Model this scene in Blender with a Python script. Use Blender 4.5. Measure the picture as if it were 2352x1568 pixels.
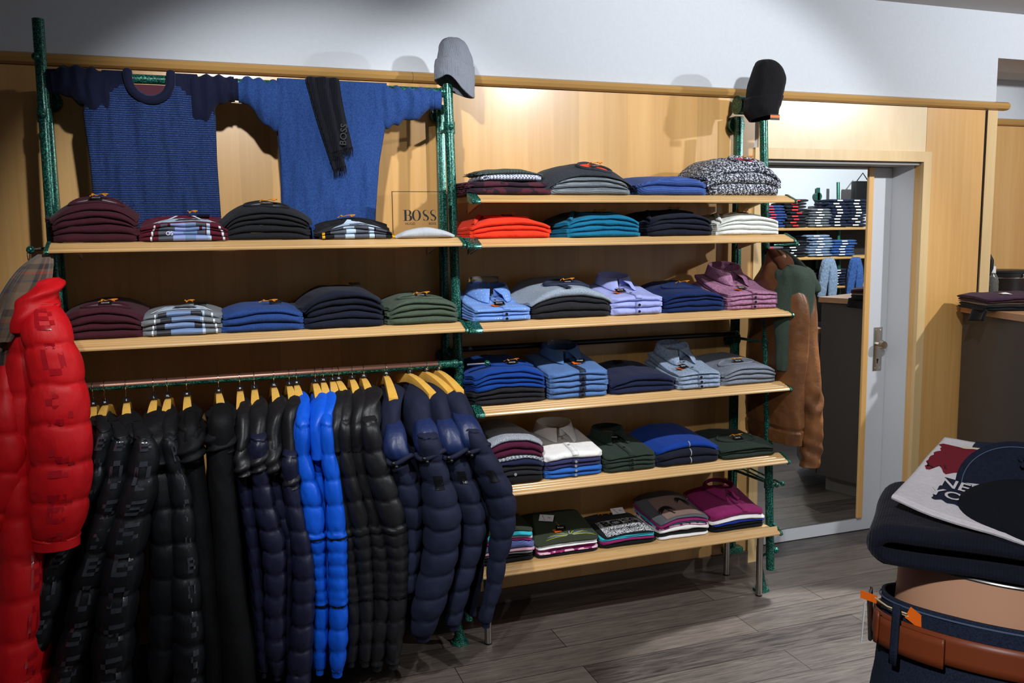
import bpy, bmesh, math, random
from mathutils import Vector, Matrix, noise
sc = bpy.context.scene
for _o in list(bpy.data.objects): bpy.data.objects.remove(_o)
COL = sc.collection
PI = math.pi
# ------------------------------------------------------------------ camera
YAW, PITCH, ROLL, FPX = .3356, .1203, -.0145, 1953.0
CAM = Vector((0, -3.4735, 1.62))
_f = Vector((math.sin(YAW)*math.cos(PITCH), math.cos(YAW)*math.cos(PITCH), -math.sin(PITCH)))
_r = Vector((math.cos(YAW), -math.sin(YAW), 0)); _u = _r.cross(_f)
_r2 = math.cos(ROLL)*_r+math.sin(ROLL)*_u; _u2 = -math.sin(ROLL)*_r+math.cos(ROLL)*_u
cd = bpy.data.cameras.new('camera'); cam = bpy.data.objects.new('camera', cd); COL.objects.link(cam)
cam.matrix_world = Matrix(((_r2.x, _u2.x, -_f.x, CAM.x), (_r2.y, _u2.y, -_f.y, CAM.y), (_r2.z, _u2.z, -_f.z, CAM.z), (0, 0, 0, 1)))
cd.sensor_width = 36; cd.lens = FPX/2352*36; cd.clip_start = .02
sc.camera = cam
# ------------------------------------------------------------------ light and exposure
sc.view_settings.view_transform = 'Standard'; sc.view_settings.look = 'None'
sc.view_settings.gamma = 1; sc.view_settings.exposure = 0.0; sc.view_settings.use_curve_mapping = False
w = bpy.data.worlds.new('world'); sc.world = w; w.use_nodes = True
w.node_tree.nodes['Background'].inputs[0].default_value = (.5, .55, .65, 1); w.node_tree.nodes['Background'].inputs[1].default_value = .0
def spot(name, loc, tgt, watts, ang=110, blend=.6, rad=.035, col=(.95, .975, 1)):
    l = bpy.data.lights.new(name, 'SPOT'); o = bpy.data.objects.new(name, l); COL.objects.link(o)
    l.energy = watts; l.spot_size = math.radians(ang); l.spot_blend = blend; l.shadow_soft_size = rad; l.color = col
    o.location = loc; o.rotation_euler = (Vector(tgt)-Vector(loc)).to_track_quat('-Z', 'Y').to_euler()
    return o
def area(name, loc, tgt, watts, sx, sy, col=(1, 1, 1)):
    l = bpy.data.lights.new(name, 'AREA'); o = bpy.data.objects.new(name, l); COL.objects.link(o)
    l.shape = 'RECTANGLE'; l.size = sx; l.size_y = sy; l.energy = watts; l.color = col
    o.location = loc; o.rotation_euler = (Vector(tgt)-Vector(loc)).to_track_quat('-Z', 'Y').to_euler()
    return o
LAMPS = [((.15, -1.9, 2.66), (.45, 0, 1.36), 135, 68, .5), ((1.95, -1.9, 2.66), (1.9, 0, 1.4), 135, 86, .3), ((4.3, -1.9, 2.66), (3.2, 0, 1.45), 165, 104, .4), ((-.7, -3.7, 2.66), (1.0, -2.5, 1.1), 150, 60, .6), ((-.6, -2.3, 2.66), (-.15, -.6, .45), 70, 54, .8), ((3.45, -.32, 2.68), (2.2, -1.15, 0), 620, 33, .25)]  # last two spots added: coat fill, and floor light standing in for mirror bounce
for i, (p, t, e, an, bl) in enumerate(LAMPS): spot('ceiling_and_added_spot', p, t, e, an, bl)
spot('opposite_wall_spotlight', (6.2, -2.3, 2.66), (6.4, -4.4, 1.7), 380, 125)
area('added_fill_light', (2.4, -3.3, 2.7), (2.4, -3.3, 0), 5, 1.2, .6, (.93, .96, 1))  # added overhead fill for the room ambience, no known fixture
area('added_fill_light', (5.6, -2.6, 2.7), (5.6, -2.6, 0), 7, 1.2, .6, (.93, .96, 1))  # second added fill, likewise without a known fixture
# ------------------------------------------------------------------ materials
def lin(h):
    h = h.lstrip('#'); c = [int(h[i:i+2], 16)/255 for i in (0, 2, 4)]
    return tuple(((v/12.92) if v <= .04045 else ((v+.055)/1.055)**2.4) for v in c)+(1,)
_M = {}
def nmat(name):
    m = bpy.data.materials.new(name); m.use_nodes = True; nt = m.node_tree
    return m, nt, nt.nodes['Principled BSDF'], nt.nodes.new, nt.links.new
def simple(name, col, rough=.6, metal=0, spec=.5, emit=0, coat=0, trans=0, ior=1.45, sheen=0):
    if name in _M: return _M[name]
    m, nt, b, N, L = nmat(name)
    b.inputs['Base Color'].default_value = lin(col); b.inputs['Roughness'].default_value = rough
    b.inputs['Metallic'].default_value = metal; b.inputs['Specular IOR Level'].default_value = spec
    b.inputs['Coat Weight'].default_value = coat; b.inputs['Transmission Weight'].default_value = trans; b.inputs['IOR'].default_value = ior
    _M[name] = m; return m
def cloth(name, col, col2=None, mix=.5, scale=260, rough=.9, bump=.25, spec=.2, kind='plain', sheen=.05, big=9, bigb=.35, period=.006):
    """woven / knitted / nylon cloth; kind: plain, rib (vertical wales), course (horizontal), knit, check, cable, dots, nylon"""
    if name in _M: return _M[name]
    m, nt, b, N, L = nmat(name); _M[name] = m
    tc = N('ShaderNodeTexCoord'); vec = tc.outputs['Object']
    c2 = col2 or col
    n1 = N('ShaderNodeTexNoise'); n1.inputs['Scale'].default_value = scale; n1.inputs['Detail'].default_value = 3; L(vec, n1.inputs['Vector'])
    mx = N('ShaderNodeMix'); mx.data_type = 'RGBA'; mx.inputs[6].default_value = lin(col); mx.inputs[7].default_value = lin(c2)
    ramp = N('ShaderNodeMapRange'); ramp.inputs[1].default_value = .5-.18; ramp.inputs[2].default_value = .5+.18
    L(n1.outputs[0], ramp.inputs[0])
    hgt = n1.outputs[0]
    def wave(direction, per, dist=0):
        wv = N('ShaderNodeTexWave'); wv.bands_direction = direction; wv.inputs['Scale'].default_value = .314159/per; wv.inputs['Distortion'].default_value = dist
        wv.inputs['Detail'].default_value = 1; wv.inputs['Detail Scale'].default_value = 3
        L(vec, wv.inputs['Vector']); return wv.outputs['Fac']
    def mth(op, a, b_):
        q = N('ShaderNodeMath'); q.operation = op
        for i, v in enumerate((a, b_)):
            if isinstance(v, (int, float)): q.inputs[i].default_value = v
            else: L(v, q.inputs[i])
        return q.outputs[0]
    fac = ramp.outputs[0]
    if kind == 'rib': wv = wave('X', period); hgt = mth('ADD', wv, mth('MULTIPLY', n1.outputs[0], .4)); fac = mth('MULTIPLY', mth('ADD', wv, fac), .5)
    if kind == 'course': wv = wave('Z', period, .6); hgt = mth('ADD', wv, mth('MULTIPLY', n1.outputs[0], .5)); fac = mth('MULTIPLY', wv, fac)
    if kind == 'ycourse':
        sx = N('ShaderNodeSeparateXYZ'); L(vec, sx.inputs[0]); cb = N('ShaderNodeCombineXYZ'); L(sx.outputs[0], cb.inputs[0]); L(mth('SUBTRACT', sx.outputs[2], sx.outputs[1]), cb.inputs[2]); vec = cb.outputs[0]
        wv = wave('Z', period, .3); hgt = mth('ADD', wv, mth('MULTIPLY', n1.outputs[0], .5)); fac = mth('MULTIPLY', mth('ADD', wv, fac), .5)
    if kind == 'knit':
        a = wave('X', period); c = wave('Z', period*.8); hgt = mth('MULTIPLY', a, c); fac = mth('GREATER_THAN', hgt, .2)
    if kind == 'cable':
        n1.inputs['Scale'].default_value = 330; a = wave('X', period*3, 9); c = wave('Z', period*2, 9); hgt = mth('ADD', mth('MULTIPLY', a, c), mth('MULTIPLY', n1.outputs[0], 1.1)); q = N('ShaderNodeMapRange'); q.inputs[1].default_value = .62; q.inputs[2].default_value = 1.05; L(hgt, q.inputs[0]); fac = q.outputs[0]
    if kind == 'check':
        ck = N('ShaderNodeTexChecker'); ck.inputs['Scale'].default_value = 1/period; L(vec, ck.inputs['Vector']); fac = mth('ADD', mth('MULTIPLY', ck.outputs['Fac'], .8), mth('MULTIPLY', fac, .2))
    if kind == 'dots':
        vo = N('ShaderNodeTexVoronoi'); vo.inputs['Scale'].default_value = 1/period; vo.inputs['Randomness'].default_value = 0; L(vec, vo.inputs['Vector'])
        fac = mth('LESS_THAN', vo.outputs['Distance'], .17)
    if kind == 'camo':
        vo = N('ShaderNodeTexNoise'); vo.inputs['Scale'].default_value = 1/period; vo.inputs['Detail'].default_value = 2; L(vec, vo.inputs['Vector'])
        fac = mth('GREATER_THAN', vo.outputs[0], .5)
    if kind == 'zebra':
        wv = wave('DIAGONAL', period, 14); fac = mth('GREATER_THAN', wv, .5)
    if kind == 'stripe': wv = wave('Z', period, .2); fac = mth('GREATER_THAN', wv, .55)
    mlt = mth('MULTIPLY', fac, mix*2 if kind in('plain', 'nylon') else mix)
    L(mlt, mx.inputs[0]); L(mx.outputs[2], b.inputs['Base Color'])
    bp = N('ShaderNodeBump'); bp.inputs['Strength'].default_value = bump; bp.inputs['Distance'].default_value = .002; L(hgt, bp.inputs['Height'])
    nb = N('ShaderNodeTexNoise'); nb.inputs['Scale'].default_value = big; nb.inputs['Detail'].default_value = 4; nb.inputs['Roughness'].default_value = .55
    mp = N('ShaderNodeMapping'); L(vec, mp.inputs[0]); L(mp.outputs[0], nb.inputs['Vector'])
    mp.inputs['Scale'].default_value = (1.6, 1, 1.0) if kind != 'nylon' else (3.2, 3.2, 1.2)
    b2 = N('ShaderNodeBump'); b2.inputs['Strength'].default_value = bigb; b2.inputs['Distance'].default_value = .02; L(nb.outputs[0], b2.inputs['Height']); L(bp.outputs[0], b2.inputs['Normal'])
    L(b2.outputs[0], b.inputs['Normal'])
    b.inputs['Roughness'].default_value = rough; b.inputs['Specular IOR Level'].default_value = spec
    b.inputs['Sheen Weight'].default_value = sheen; b.inputs['Sheen Roughness'].default_value = .5
    return m
def wood(name, c1, c2, rough=.33, axis='Z', sc_=(6, 6, .35), strip=0, bump=.04, coat=.15, streak=.5):
    if name in _M: return _M[name]
    m, nt, b, N, L = nmat(name); _M[name] = m
    tc = N('ShaderNodeTexCoord'); mp = N('ShaderNodeMapping'); L(tc.outputs['Object'], mp.inputs[0]); mp.inputs['Scale'].default_value = sc_
    n1 = N('ShaderNodeTexNoise'); n1.inputs['Scale'].default_value = 8; n1.inputs['Detail'].default_value = 8; n1.inputs['Roughness'].default_value = .62; n1.inputs['Distortion'].default_value = .35
    L(mp.outputs[0], n1.inputs['Vector'])
    n2 = N('ShaderNodeTexNoise'); n2.inputs['Scale'].default_value = 1.1; n2.inputs['Detail'].default_value = 2; L(mp.outputs[0], n2.inputs['Vector'])
    ad = N('ShaderNodeMath'); ad.operation = 'MULTIPLY_ADD'; L(n1.outputs[0], ad.inputs[0]); ad.inputs[1].default_value = streak; 
    m2 = N('ShaderNodeMath'); m2.operation = 'MULTIPLY'; L(n2.outputs[0], m2.inputs[0]); m2.inputs[1].default_value = 1-streak
    L(m2.outputs[0], ad.inputs[2]); fac = ad.outputs[0]
    mr = N('ShaderNodeMapRange'); mr.inputs[1].default_value = .36; mr.inputs[2].default_value = .64; L(fac, mr.inputs[0]); fac = mr.outputs[0]
    mx = N('ShaderNodeMix'); mx.data_type = 'RGBA'; mx.inputs[6].default_value = lin(c1); mx.inputs[7].default_value = lin(c2); L(fac, mx.inputs[0])
    outc = mx.outputs[2]
    if strip:
        sx = N('ShaderNodeSeparateXYZ'); L(tc.outputs['Object'], sx.inputs[0])
        dv = N('ShaderNodeMath'); dv.operation = 'DIVIDE'; L(sx.outputs[0], dv.inputs[0]); dv.inputs[1].default_value = strip
        fl = N('ShaderNodeMath'); fl.operation = 'FLOOR'; L(dv.outputs[0], fl.inputs[0])
        wn = N('ShaderNodeTexWhiteNoise'); wn.noise_dimensions = '1D'; L(fl.outputs[0], wn.inputs['W'])
        r2 = N('ShaderNodeMapRange'); r2.inputs[3].default_value = .86; r2.inputs[4].default_value = 1.06; L(wn.outputs['Value'], r2.inputs[0])
        hv = N('ShaderNodeHueSaturation'); L(outc, hv.inputs['Color']); L(r2.outputs[0], hv.inputs['Value']); outc = hv.outputs[0]
    L(outc, b.inputs['Base Color']); b.inputs['Roughness'].default_value = rough; b.inputs['Coat Weight'].default_value = coat; b.inputs['Coat Roughness'].default_value = .2
    bp = N('ShaderNodeBump'); bp.inputs['Strength'].default_value = bump; bp.inputs['Distance'].default_value = .003; L(n1.outputs[0], bp.inputs['Height']); L(bp.outputs[0], b.inputs['Normal'])
    return m
def speckle():
    m, nt, b, N, L = nmat('hammered_green_paint'); tc = N('ShaderNodeTexCoord')
    n = N('ShaderNodeTexNoise'); n.inputs['Scale'].default_value = 230; n.inputs['Detail'].default_value = 2; L(tc.outputs['Object'], n.inputs['Vector'])
    mr = N('ShaderNodeMapRange'); mr.inputs[1].default_value = .46; mr.inputs[2].default_value = .66; L(n.outputs[0], mr.inputs[0])
    mx = N('ShaderNodeMix'); mx.data_type = 'RGBA'; mx.inputs[6].default_value = lin('#0b332c'); mx.inputs[7].default_value = lin('#3f9580'); L(mr.outputs[0], mx.inputs[0])
    L(mx.outputs[2], b.inputs['Base Color']); b.inputs['Roughness'].default_value = .28; b.inputs['Metallic'].default_value = .35
    bp = N('ShaderNodeBump'); bp.inputs['Strength'].default_value = .25; bp.inputs['Distance'].default_value = .001; L(n.outputs[0], bp.inputs['Height']); L(bp.outputs[0], b.inputs['Normal'])
    return m
def floor_mat():
    m, nt, b, N, L = nmat('floor_planks'); tc = N('ShaderNodeTexCoord')
    br = N('ShaderNodeTexBrick'); L(tc.outputs['Object'], br.inputs['Vector'])
    br.inputs['Scale'].default_value = 1; br.inputs['Brick Width'].default_value = 1.25; br.inputs['Row Height'].default_value = .165; br.inputs['Mortar Size'].default_value = .0016
    br.inputs['Color1'].default_value = (0, 0, 0, 1); br.inputs['Color2'].default_value = (1, 1, 1, 1); br.inputs['Mortar'].default_value = (.5, .5, .5, 1); br.offset = .37; br.inputs['Bias'].default_value = 0
    mp = N('ShaderNodeMapping'); L(tc.outputs['Object'], mp.inputs[0]); mp.inputs['Scale'].default_value = (1.1, 14, 1)
    n = N('ShaderNodeTexNoise'); n.inputs['Scale'].default_value = 5; n.inputs['Detail'].default_value = 9; n.inputs['Roughness'].default_value = .68; n.inputs['Distortion'].default_value = .8; L(mp.outputs[0], n.inputs['Vector'])
    ad = N('ShaderNodeMath'); ad.operation = 'MULTIPLY_ADD'; L(br.outputs['Color'], ad.inputs[0]); ad.inputs[1].default_value = .28; L(n.outputs[0], ad.inputs[2])
    mr = N('ShaderNodeMapRange'); mr.inputs[1].default_value = .38; mr.inputs[2].default_value = .9; L(ad.outputs[0], mr.inputs[0])
    mx = N('ShaderNodeMix'); mx.data_type = 'RGBA'; mx.inputs[6].default_value = lin('#2a2423'); mx.inputs[7].default_value = lin('#6a6058'); L(mr.outputs[0], mx.inputs[0])
    dk = N('ShaderNodeMix'); dk.data_type = 'RGBA'; L(br.outputs['Fac'], dk.inputs[0]); L(mx.outputs[2], dk.inputs[6]); dk.inputs[7].default_value = lin('#1c1816')
    L(dk.outputs[2], b.inputs['Base Color'])
    rr = N('ShaderNodeMapRange'); rr.inputs[3].default_value = .27; rr.inputs[4].default_value = .45; L(n.outputs[0], rr.inputs[0]); L(rr.outputs[0], b.inputs['Roughness'])
    bp = N('ShaderNodeBump'); bp.inputs['Strength'].default_value = .35; bp.inputs['Distance'].default_value = .002; L(n.outputs[0], bp.inputs['Height'])
    b3 = N('ShaderNodeBump'); b3.invert = True; b3.inputs['Strength'].default_value = .6; b3.inputs['Distance'].default_value = .002; L(br.outputs['Fac'], b3.inputs['Height']); L(bp.outputs[0], b3.inputs['Normal']); L(b3.outputs[0], b.inputs['Normal'])
    return m
WOOD = wood('maple_veneer', '#d09c58', '#dcae6e', .36, sc_=(5, 5, .22), strip=.118, coat=.25)
WOOD_L = wood('light_maple_trim', '#cfae78', '#d9bc8a', .4, sc_=(9, 9, .4))
WOOD_F = wood('figured_maple_header', '#d2b080', '#e2c99e', .33, sc_=(2.2, 2.2, .7), coat=.3, streak=.35)
WOOD_RAIL = wood('rail_wood', '#a98148', '#b88e52', .35, sc_=(.3, 6, 6))
WOOD_SH = wood('shelf_wood', '#bb9058', '#cfa974', .32, sc_=(.35, 8, 8), coat=.3)
WOOD_BB = wood('baseboard_wood', '#3f3530', '#63564c', .45, sc_=(.5, 6, 9))
WOOD_CT = wood('counter_top_wood', '#b0805c', '#c1926c', .4, sc_=(2, 3, 6))
WOOD_H = wood('hanger_wood', '#d8a03c', '#e5b558', .3, sc_=(5, 5, 5), coat=.4)
GREEN = speckle()
FLOORM = floor_mat()
WHITE = cloth('white_wall_paint', '#c6cbd2', '#c1c6cd', .3, scale=60, rough=.75, bump=.08, sheen=0, bigb=.02, spec=.3)
CEILM = simple('ceiling_paint', '#b9b6b4', .85)
WMETAL = simple('white_door_lacquer', '#c6c9ce', .4)
GREYM = simple('grey_lintel', '#8c8a88', .5)
STEEL = simple('brushed_steel', '#b9b4ac', .28, metal=1)
CHROME = simple('chrome', '#d8d8d8', .12, metal=1)
BLACK = simple('black_card', '#0b0b0c', .45)
BLACKP = simple('black_plastic', '#141416', .35)
WHITEP = simple('white_card', '#e2e2e2', .5)
ORANGE = simple('orange_card', '#f06a10', .5)
STRING = simple('orange_cord', '#e8911c', .6)
MIRROR = simple('mirror_glass', '#e4e8e6', 0.0, metal=1)
COUNTER = simple('grey_brown_laminate', '#4a4441', .5)
GLASS = simple('clear_acrylic', '#ffffff', .02, trans=1, ior=1.1)
PLASTIC = simple('clear_collar_plastic', '#f2ece6', .1, trans=.85, ior=1.35)
SILV = simple('grey_tape', '#8b8b90', .6)
# ------------------------------------------------------------------ mesh helpers
class MB:
    def __init__(s): s.v = []; s.f = []
    def add(s, vs, fs):
        o = len(s.v); s.v += [tuple(v) for v in vs]; s.f += [tuple(i+o for i in f) for f in fs]; return s
    def box(s, x0, x1, y0, y1, z0, z1):
        return s.add([(x0, y0, z0), (x1, y0, z0), (x1, y1, z0), (x0, y1, z0), (x0, y0, z1), (x1, y0, z1), (x1, y1, z1), (x0, y1, z1)],
                     [(0, 3, 2, 1), (4, 5, 6, 7), (0, 1, 5, 4), (1, 2, 6, 5), (2, 3, 7, 6), (3, 0, 4, 7)])
    def prism(s, poly, a, b, axis='z'):
        n = len(poly)
        def P(p, h): return {'z': (p[0], p[1], h), 'x': (h, p[0], p[1]), 'y': (p[0], h, p[1])}[axis]
        return s.add([P(p, a) for p in poly]+[P(p, b) for p in poly], [tuple(range(n))[::-1], tuple(range(n, 2*n))]+[(i, (i+1) % n, n+(i+1) % n, n+i) for i in range(n)])
    def cyl(s, a, b, r, n=16, r2=None):
        a = Vector(a); b = Vector(b); d = (b-a).normalized(); t = Vector((1, 0, 0)) if abs(d.x) < .9 else Vector((0, 1, 0))
        u = d.cross(t).normalized(); v = d.cross(u); r2 = r if r2 is None else r2
        vs = [a+(u*math.cos(2*PI*i/n)+v*math.sin(2*PI*i/n))*r for i in range(n)]+[b+(u*math.cos(2*PI*i/n)+v*math.sin(2*PI*i/n))*r2 for i in range(n)]
        return s.add(vs, [tuple(range(n)), tuple(range(n, 2*n))[::-1]]+[(i, n+i, n+(i+1) % n, (i+1) % n) for i in range(n)])
    def ball(s, c, r, n=14, sx=1, sy=1, sz=1):
        c = Vector(c); vs = []; fs = []; m = n//2
        for j in range(m+1):
            for i in range(n):
                th = PI*j/m; ph = 2*PI*i/n; vs.append(c+Vector((r*sx*math.sin(th)*math.cos(ph), r*sy*math.sin(th)*math.sin(ph), r*sz*math.cos(th))))
        for j in range(m):
            for i in range(n): fs.append((j*n+i, (j+1)*n+i, (j+1)*n+(i+1) % n, j*n+(i+1) % n))
        return s.add(vs, fs)
    def tube(s, pts, r, n=8, cap=True):
        pts = [Vector(p) for p in pts]; prev = None; rings = []
        for i, p in enumerate(pts):
            d = (pts[min(i+1, len(pts)-1)]-pts[max(i-1, 0)]).normalized()
            if prev is None:
                t = Vector((0, 0, 1)) if abs(d.z) < .9 else Vector((1, 0, 0)); prev = d.cross(t).normalized()
            u = (prev-d*prev.dot(d)).normalized(); prev = u; v = d.cross(u); rr = r[i] if isinstance(r, (list, tuple)) else r
            rings.append([p+(u*math.cos(2*PI*k/n)+v*math.sin(2*PI*k/n))*rr for k in range(n)])
        vs = [q for R_ in rings for q in R_]; fs = [(i*n+k, i*n+(k+1) % n, (i+1)*n+(k+1) % n, (i+1)*n+k) for i in range(len(pts)-1) for k in range(n)]
        if cap: fs += [tuple(range(n))[::-1], tuple(range((len(pts)-1)*n, len(pts)*n))]
        return s.add(vs, fs)
    def grid(s, fn, nu, nv, closed_u=False):
        vs = [fn(i/(nu if closed_u else nu-1), j/(nv-1)) for j in range(nv) for i in range(nu)]
        fs = [(j*nu+i, j*nu+(i+1) % nu, (j+1)*nu+(i+1) % nu, (j+1)*nu+i) for j in range(nv-1) for i in range(nu if closed_u else nu-1)]
        return s.add(vs, fs)
    def ribbon(s, pts, nrm, w, th=.0012):
        """flat band through pts"""
        pts = [Vector(p) for p in pts]; n = Vector(nrm).normalized(); vs = []; fs = []
        for i, p in enumerate(pts):
            d = (pts[min(i+1, len(pts)-1)]-pts[max(i-1, 0)]).normalized(); sd = d.cross(n).normalized(); ww = w[i] if isinstance(w, (list, tuple)) else w
            vs += [p-sd*ww/2, p+sd*ww/2, p+sd*ww/2+n*th, p-sd*ww/2+n*th]
        for i in range(len(pts)-1):
            for k in range(4): fs.append((i*4+k, i*4+(k+1) % 4, i*4+4+(k+1) % 4, i*4+4+k))
        fs += [(3, 2, 1, 0), tuple(len(pts)*4-4+k for k in range(4))]
        return s.add(vs, fs)
    def build(s, name, mat, parent=None, smooth=True, solid=0, bevel=0, ang=40):
        me = bpy.data.meshes.new(name); me.from_pydata(s.v, [], s.f)
        bm = bmesh.new(); bm.from_mesh(me); bmesh.ops.recalc_face_normals(bm, faces=bm.faces)
        if bevel: bmesh.ops.bevel(bm, geom=[e for e in bm.edges if e.is_manifold and e.calc_face_angle() > .6], offset=bevel, segments=2, affect='EDGES', profile=.6)
        bm.to_mesh(me); bm.free()
        o = bpy.data.objects.new(name, me); COL.objects.link(o)
        ms = mat if isinstance(mat, (list, tuple)) else [mat]
        for m in ms: me.materials.append(m)
        if smooth:
            me.polygons.foreach_set('use_smooth', [True]*len(me.polygons))
            try: me.set_sharp_from_angle(angle=math.radians(ang))
            except Exception: pass
        if solid:
            q = o.modifiers.new('thickness', 'SOLIDIFY'); q.thickness = solid; q.offset = 0
        if parent is not None: o.parent = parent
        return o
def tag(o, label, cat, group=None):
    o['label'] = label; o['category'] = cat
    if group: o['group'] = group
    return o
def thing(name, loc, label, cat, group=None, rz=0):
    o = bpy.data.objects.new(name, None); COL.objects.link(o); o.location = loc; o.rotation_euler = (0, 0, rz); o.empty_display_size = .05
    return tag(o, label, cat, group)
def struct(name, mb, m, **k):
    o = mb.build(name, m, smooth=False, **k) if 'smooth' not in k else mb.build(name, m, **k); o['kind'] = 'structure'; return o
def copy_tree(o, parent=None):
    c = o.copy(); COL.objects.link(c); c.parent = parent
    for ch in list(o.children): copy_tree(ch, c)
    return c
_T = {}
def text_geo(s, size=1.0, ext=.0):
    """flat text mesh (verts, faces) in XY, centred"""
    if s in _T: return _T[s]
    cu = bpy.data.curves.new('t', 'FONT'); cu.body = s; cu.size = 1; cu.align_x = 'CENTER'; cu.align_y = 'CENTER'; cu.offset = .012; cu.resolution_u = 3
    o = bpy.data.objects.new('t', cu); COL.objects.link(o); bpy.context.view_layer.update()
    me = bpy.data.meshes.new_from_object(o.evaluated_get(bpy.context.evaluated_depsgraph_get()))
    r = ([v.co.copy() for v in me.vertices], [tuple(p.vertices) for p in me.polygons])
    bpy.data.objects.remove(o); bpy.data.curves.remove(cu); bpy.data.meshes.remove(me); _T[s] = r; return r
def text(s, origin, ux, uy, size, m, parent, name='lettering'):
    v, f = text_geo(s); ux = Vector(ux).normalized(); uy = Vector(uy).normalized(); n = ux.cross(uy); og = Vector(origin)
    mb = MB(); vs = [og+ux*p.x*size+uy*p.y*size for p in v]
    mb.add(vs, f)
    return mb.build(name, m, parent, smooth=False)
def catmull(P, t):
    n = len(P)-1; x = min(max(t, 0), 1)*n; i = min(int(x), n-1); f = x-i
    g = lambda k: P[min(max(k, 0), n)]
    a, b, c, d = g(i-1), g(i), g(i+1), g(i+2)
    return tuple(.5*((2*b[k])+(-a[k]+c[k])*f+(2*a[k]-5*b[k]+4*c[k]-d[k])*f*f+(-a[k]+3*b[k]-3*c[k]+d[k])*f**3) for k in range(len(b)))
def nz(x, y, z=0): return noise.noise(Vector((x, y, z)))
# ================================================================== the setting
XL_, XR_, YB_, CZ = -1.9, 8.2, -4.45, 2.75
struct('floor', MB().box(XL_, XR_, YB_, .62, -.05, 0), FLOORM)
struct('ceiling', MB().box(XL_, XR_, YB_, .02, CZ, CZ+.05), CEILM)
struct('wall_left', MB().box(XL_-.1, XL_, YB_, .2, 0, CZ), WHITE)
struct('wall_right', MB().box(XR_, XR_+.1, YB_, .6, 0, CZ), WHITE)
struct('wall_front', MB().box(XL_, XR_, YB_-.1, YB_, 0, CZ), WHITE)
# back wall: white plaster above, maple panelling below
wb = struct('wall_back', MB().box(XL_, 2.46, .012, .3, 0, CZ).box(2.46, 3.46, .012, .3, 1.99, CZ).box(3.46, 3.84, .012, .3, 0, CZ).box(3.84, XR_, .012, .3, 2.52, CZ).box(2.46, 3.46, .215, .3, 0, 1.99), WHITE)
struct('panelling', MB().box(XL_, 2.434, 0, .012, .055, 2.25), WOOD, parent=wb)
struct('header_panel', MB().box(2.457, 3.4595, -.0015, .012, 2.03, 2.25), WOOD_F, parent=wb)
struct('panelling', MB().box(3.463, 3.848, 0, .012, .055, 2.25), WOOD, parent=wb)
struct('trim_1', MB().box(3.862, 3.93, -.004, .14, 0, 2.25), WOOD_L)
struct('shadow_gap', MB().box(3.848, 3.862, .004, .14, 0, 2.25), BLACKP, parent=wb)
def rail_mb(x0, x1, y=0.0):
    prof = [(y+.012, 2.252), (y-.012, 2.252), (y-.026, 2.258), (y-.032, 2.272), (y-.026, 2.286), (y-.012, 2.293), (y+.012, 2.293)]
    return MB().prism(prof, x0, x1, 'x')
struct('trim_2', rail_mb(XL_, .796), WOOD_RAIL, smooth=True); struct('trim_3', rail_mb(.7975, 3.985), WOOD_RAIL, smooth=True)
struct('baseboard_back', MB().box(XL_, 2.434, -.012, 0, 0, .062).box(3.5, 3.73, -.012, 0, 0, .06), WOOD_BB)
# doorway with a white door that carries a tall mirror
fr = MB()
fr.prism([(2.434, 0), (2.484, 0), (2.484, 1.978), (2.434, 2.029)], -.009, .012, 'y')
fr.prism([(3.445, 0), (3.495, 0), (3.495, 2.029), (3.445, 1.978)], -.009, .012, 'y')
fr.prism([(2.434, 2.029), (2.484, 1.978), (3.445, 1.978), (3.495, 2.029)], -.009, .012, 'y')
struct('trim_4', fr, WOOD_L)
dj = struct('door_frame', MB().box(3.446, 3.462, .012, .06, 0, 1.99).box(2.458, 2.478, .012, .06, 0, 1.99), WOOD, parent=None)
dj.name = 'trim_5'
gf = MB().prism([(3.441, .05), (3.462, .05), (3.462, .215), (3.409, .215), (3.409, .17)], 0, 1.99, 'z').prism([(2.458, .05), (2.482, .05), (2.50, .17), (2.50, .215), (2.458, .215)], 0, 1.99, 'z')
tf = struct('trim_6', gf, WMETAL)
struct('trim_7', MB().box(2.46, 3.46, .012, .215, 1.963, 1.992), GREYM)
door = struct('door_1', MB().box(2.5, 3.4065, .165, .205, .004, 1.961), WMETAL)
MIRY = .158
mir = thing('wall_mirror', (2.87, MIRY, .06), 'tall mirror with a maple edge strip mounted on the white door', 'mirror')
o = MB().box(-.36, .377, -.0, .006, .018, 1.9).build('mirror_glass', MIRROR, mir, smooth=False)
MB().box(.377, .407, -.008, .006, .018, 1.9).build('edge_strip', WOOD, mir, smooth=False)
hp = thing('door_handle', (3.352, .1645, 1.0), 'brushed metal lock plate with a round knob on the white door', 'door handle')
MB().box(-.028, .028, -.004, 0, -.115, .12).build('lock_plate', STEEL, hp, bevel=.0015)
k = MB(); k.cyl((-.01, -.004, .03), (-.01, -.035, .03), .009); k.cyl((-.01, -.035, .03), (-.01, -.043, .03), .018, 20, .025).cyl((-.01, -.043, .03), (-.01, -.062, .03), .025, 20, .02); k.build('knob', STEEL, hp)
MB().cyl((.0, -.0052, -.055), (.0, -.004, -.055), .006).box(-.003, .003, -.0052, -.004, -.075, -.055).build('keyhole', BLACKP, hp, smooth=False)
for zz in (.105, -.1):
    for xx in (-.015, .015): MB().cyl((xx, -.0055, zz), (xx, -.004, zz), .004, 8).build('screw', CHROME, hp)
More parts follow.
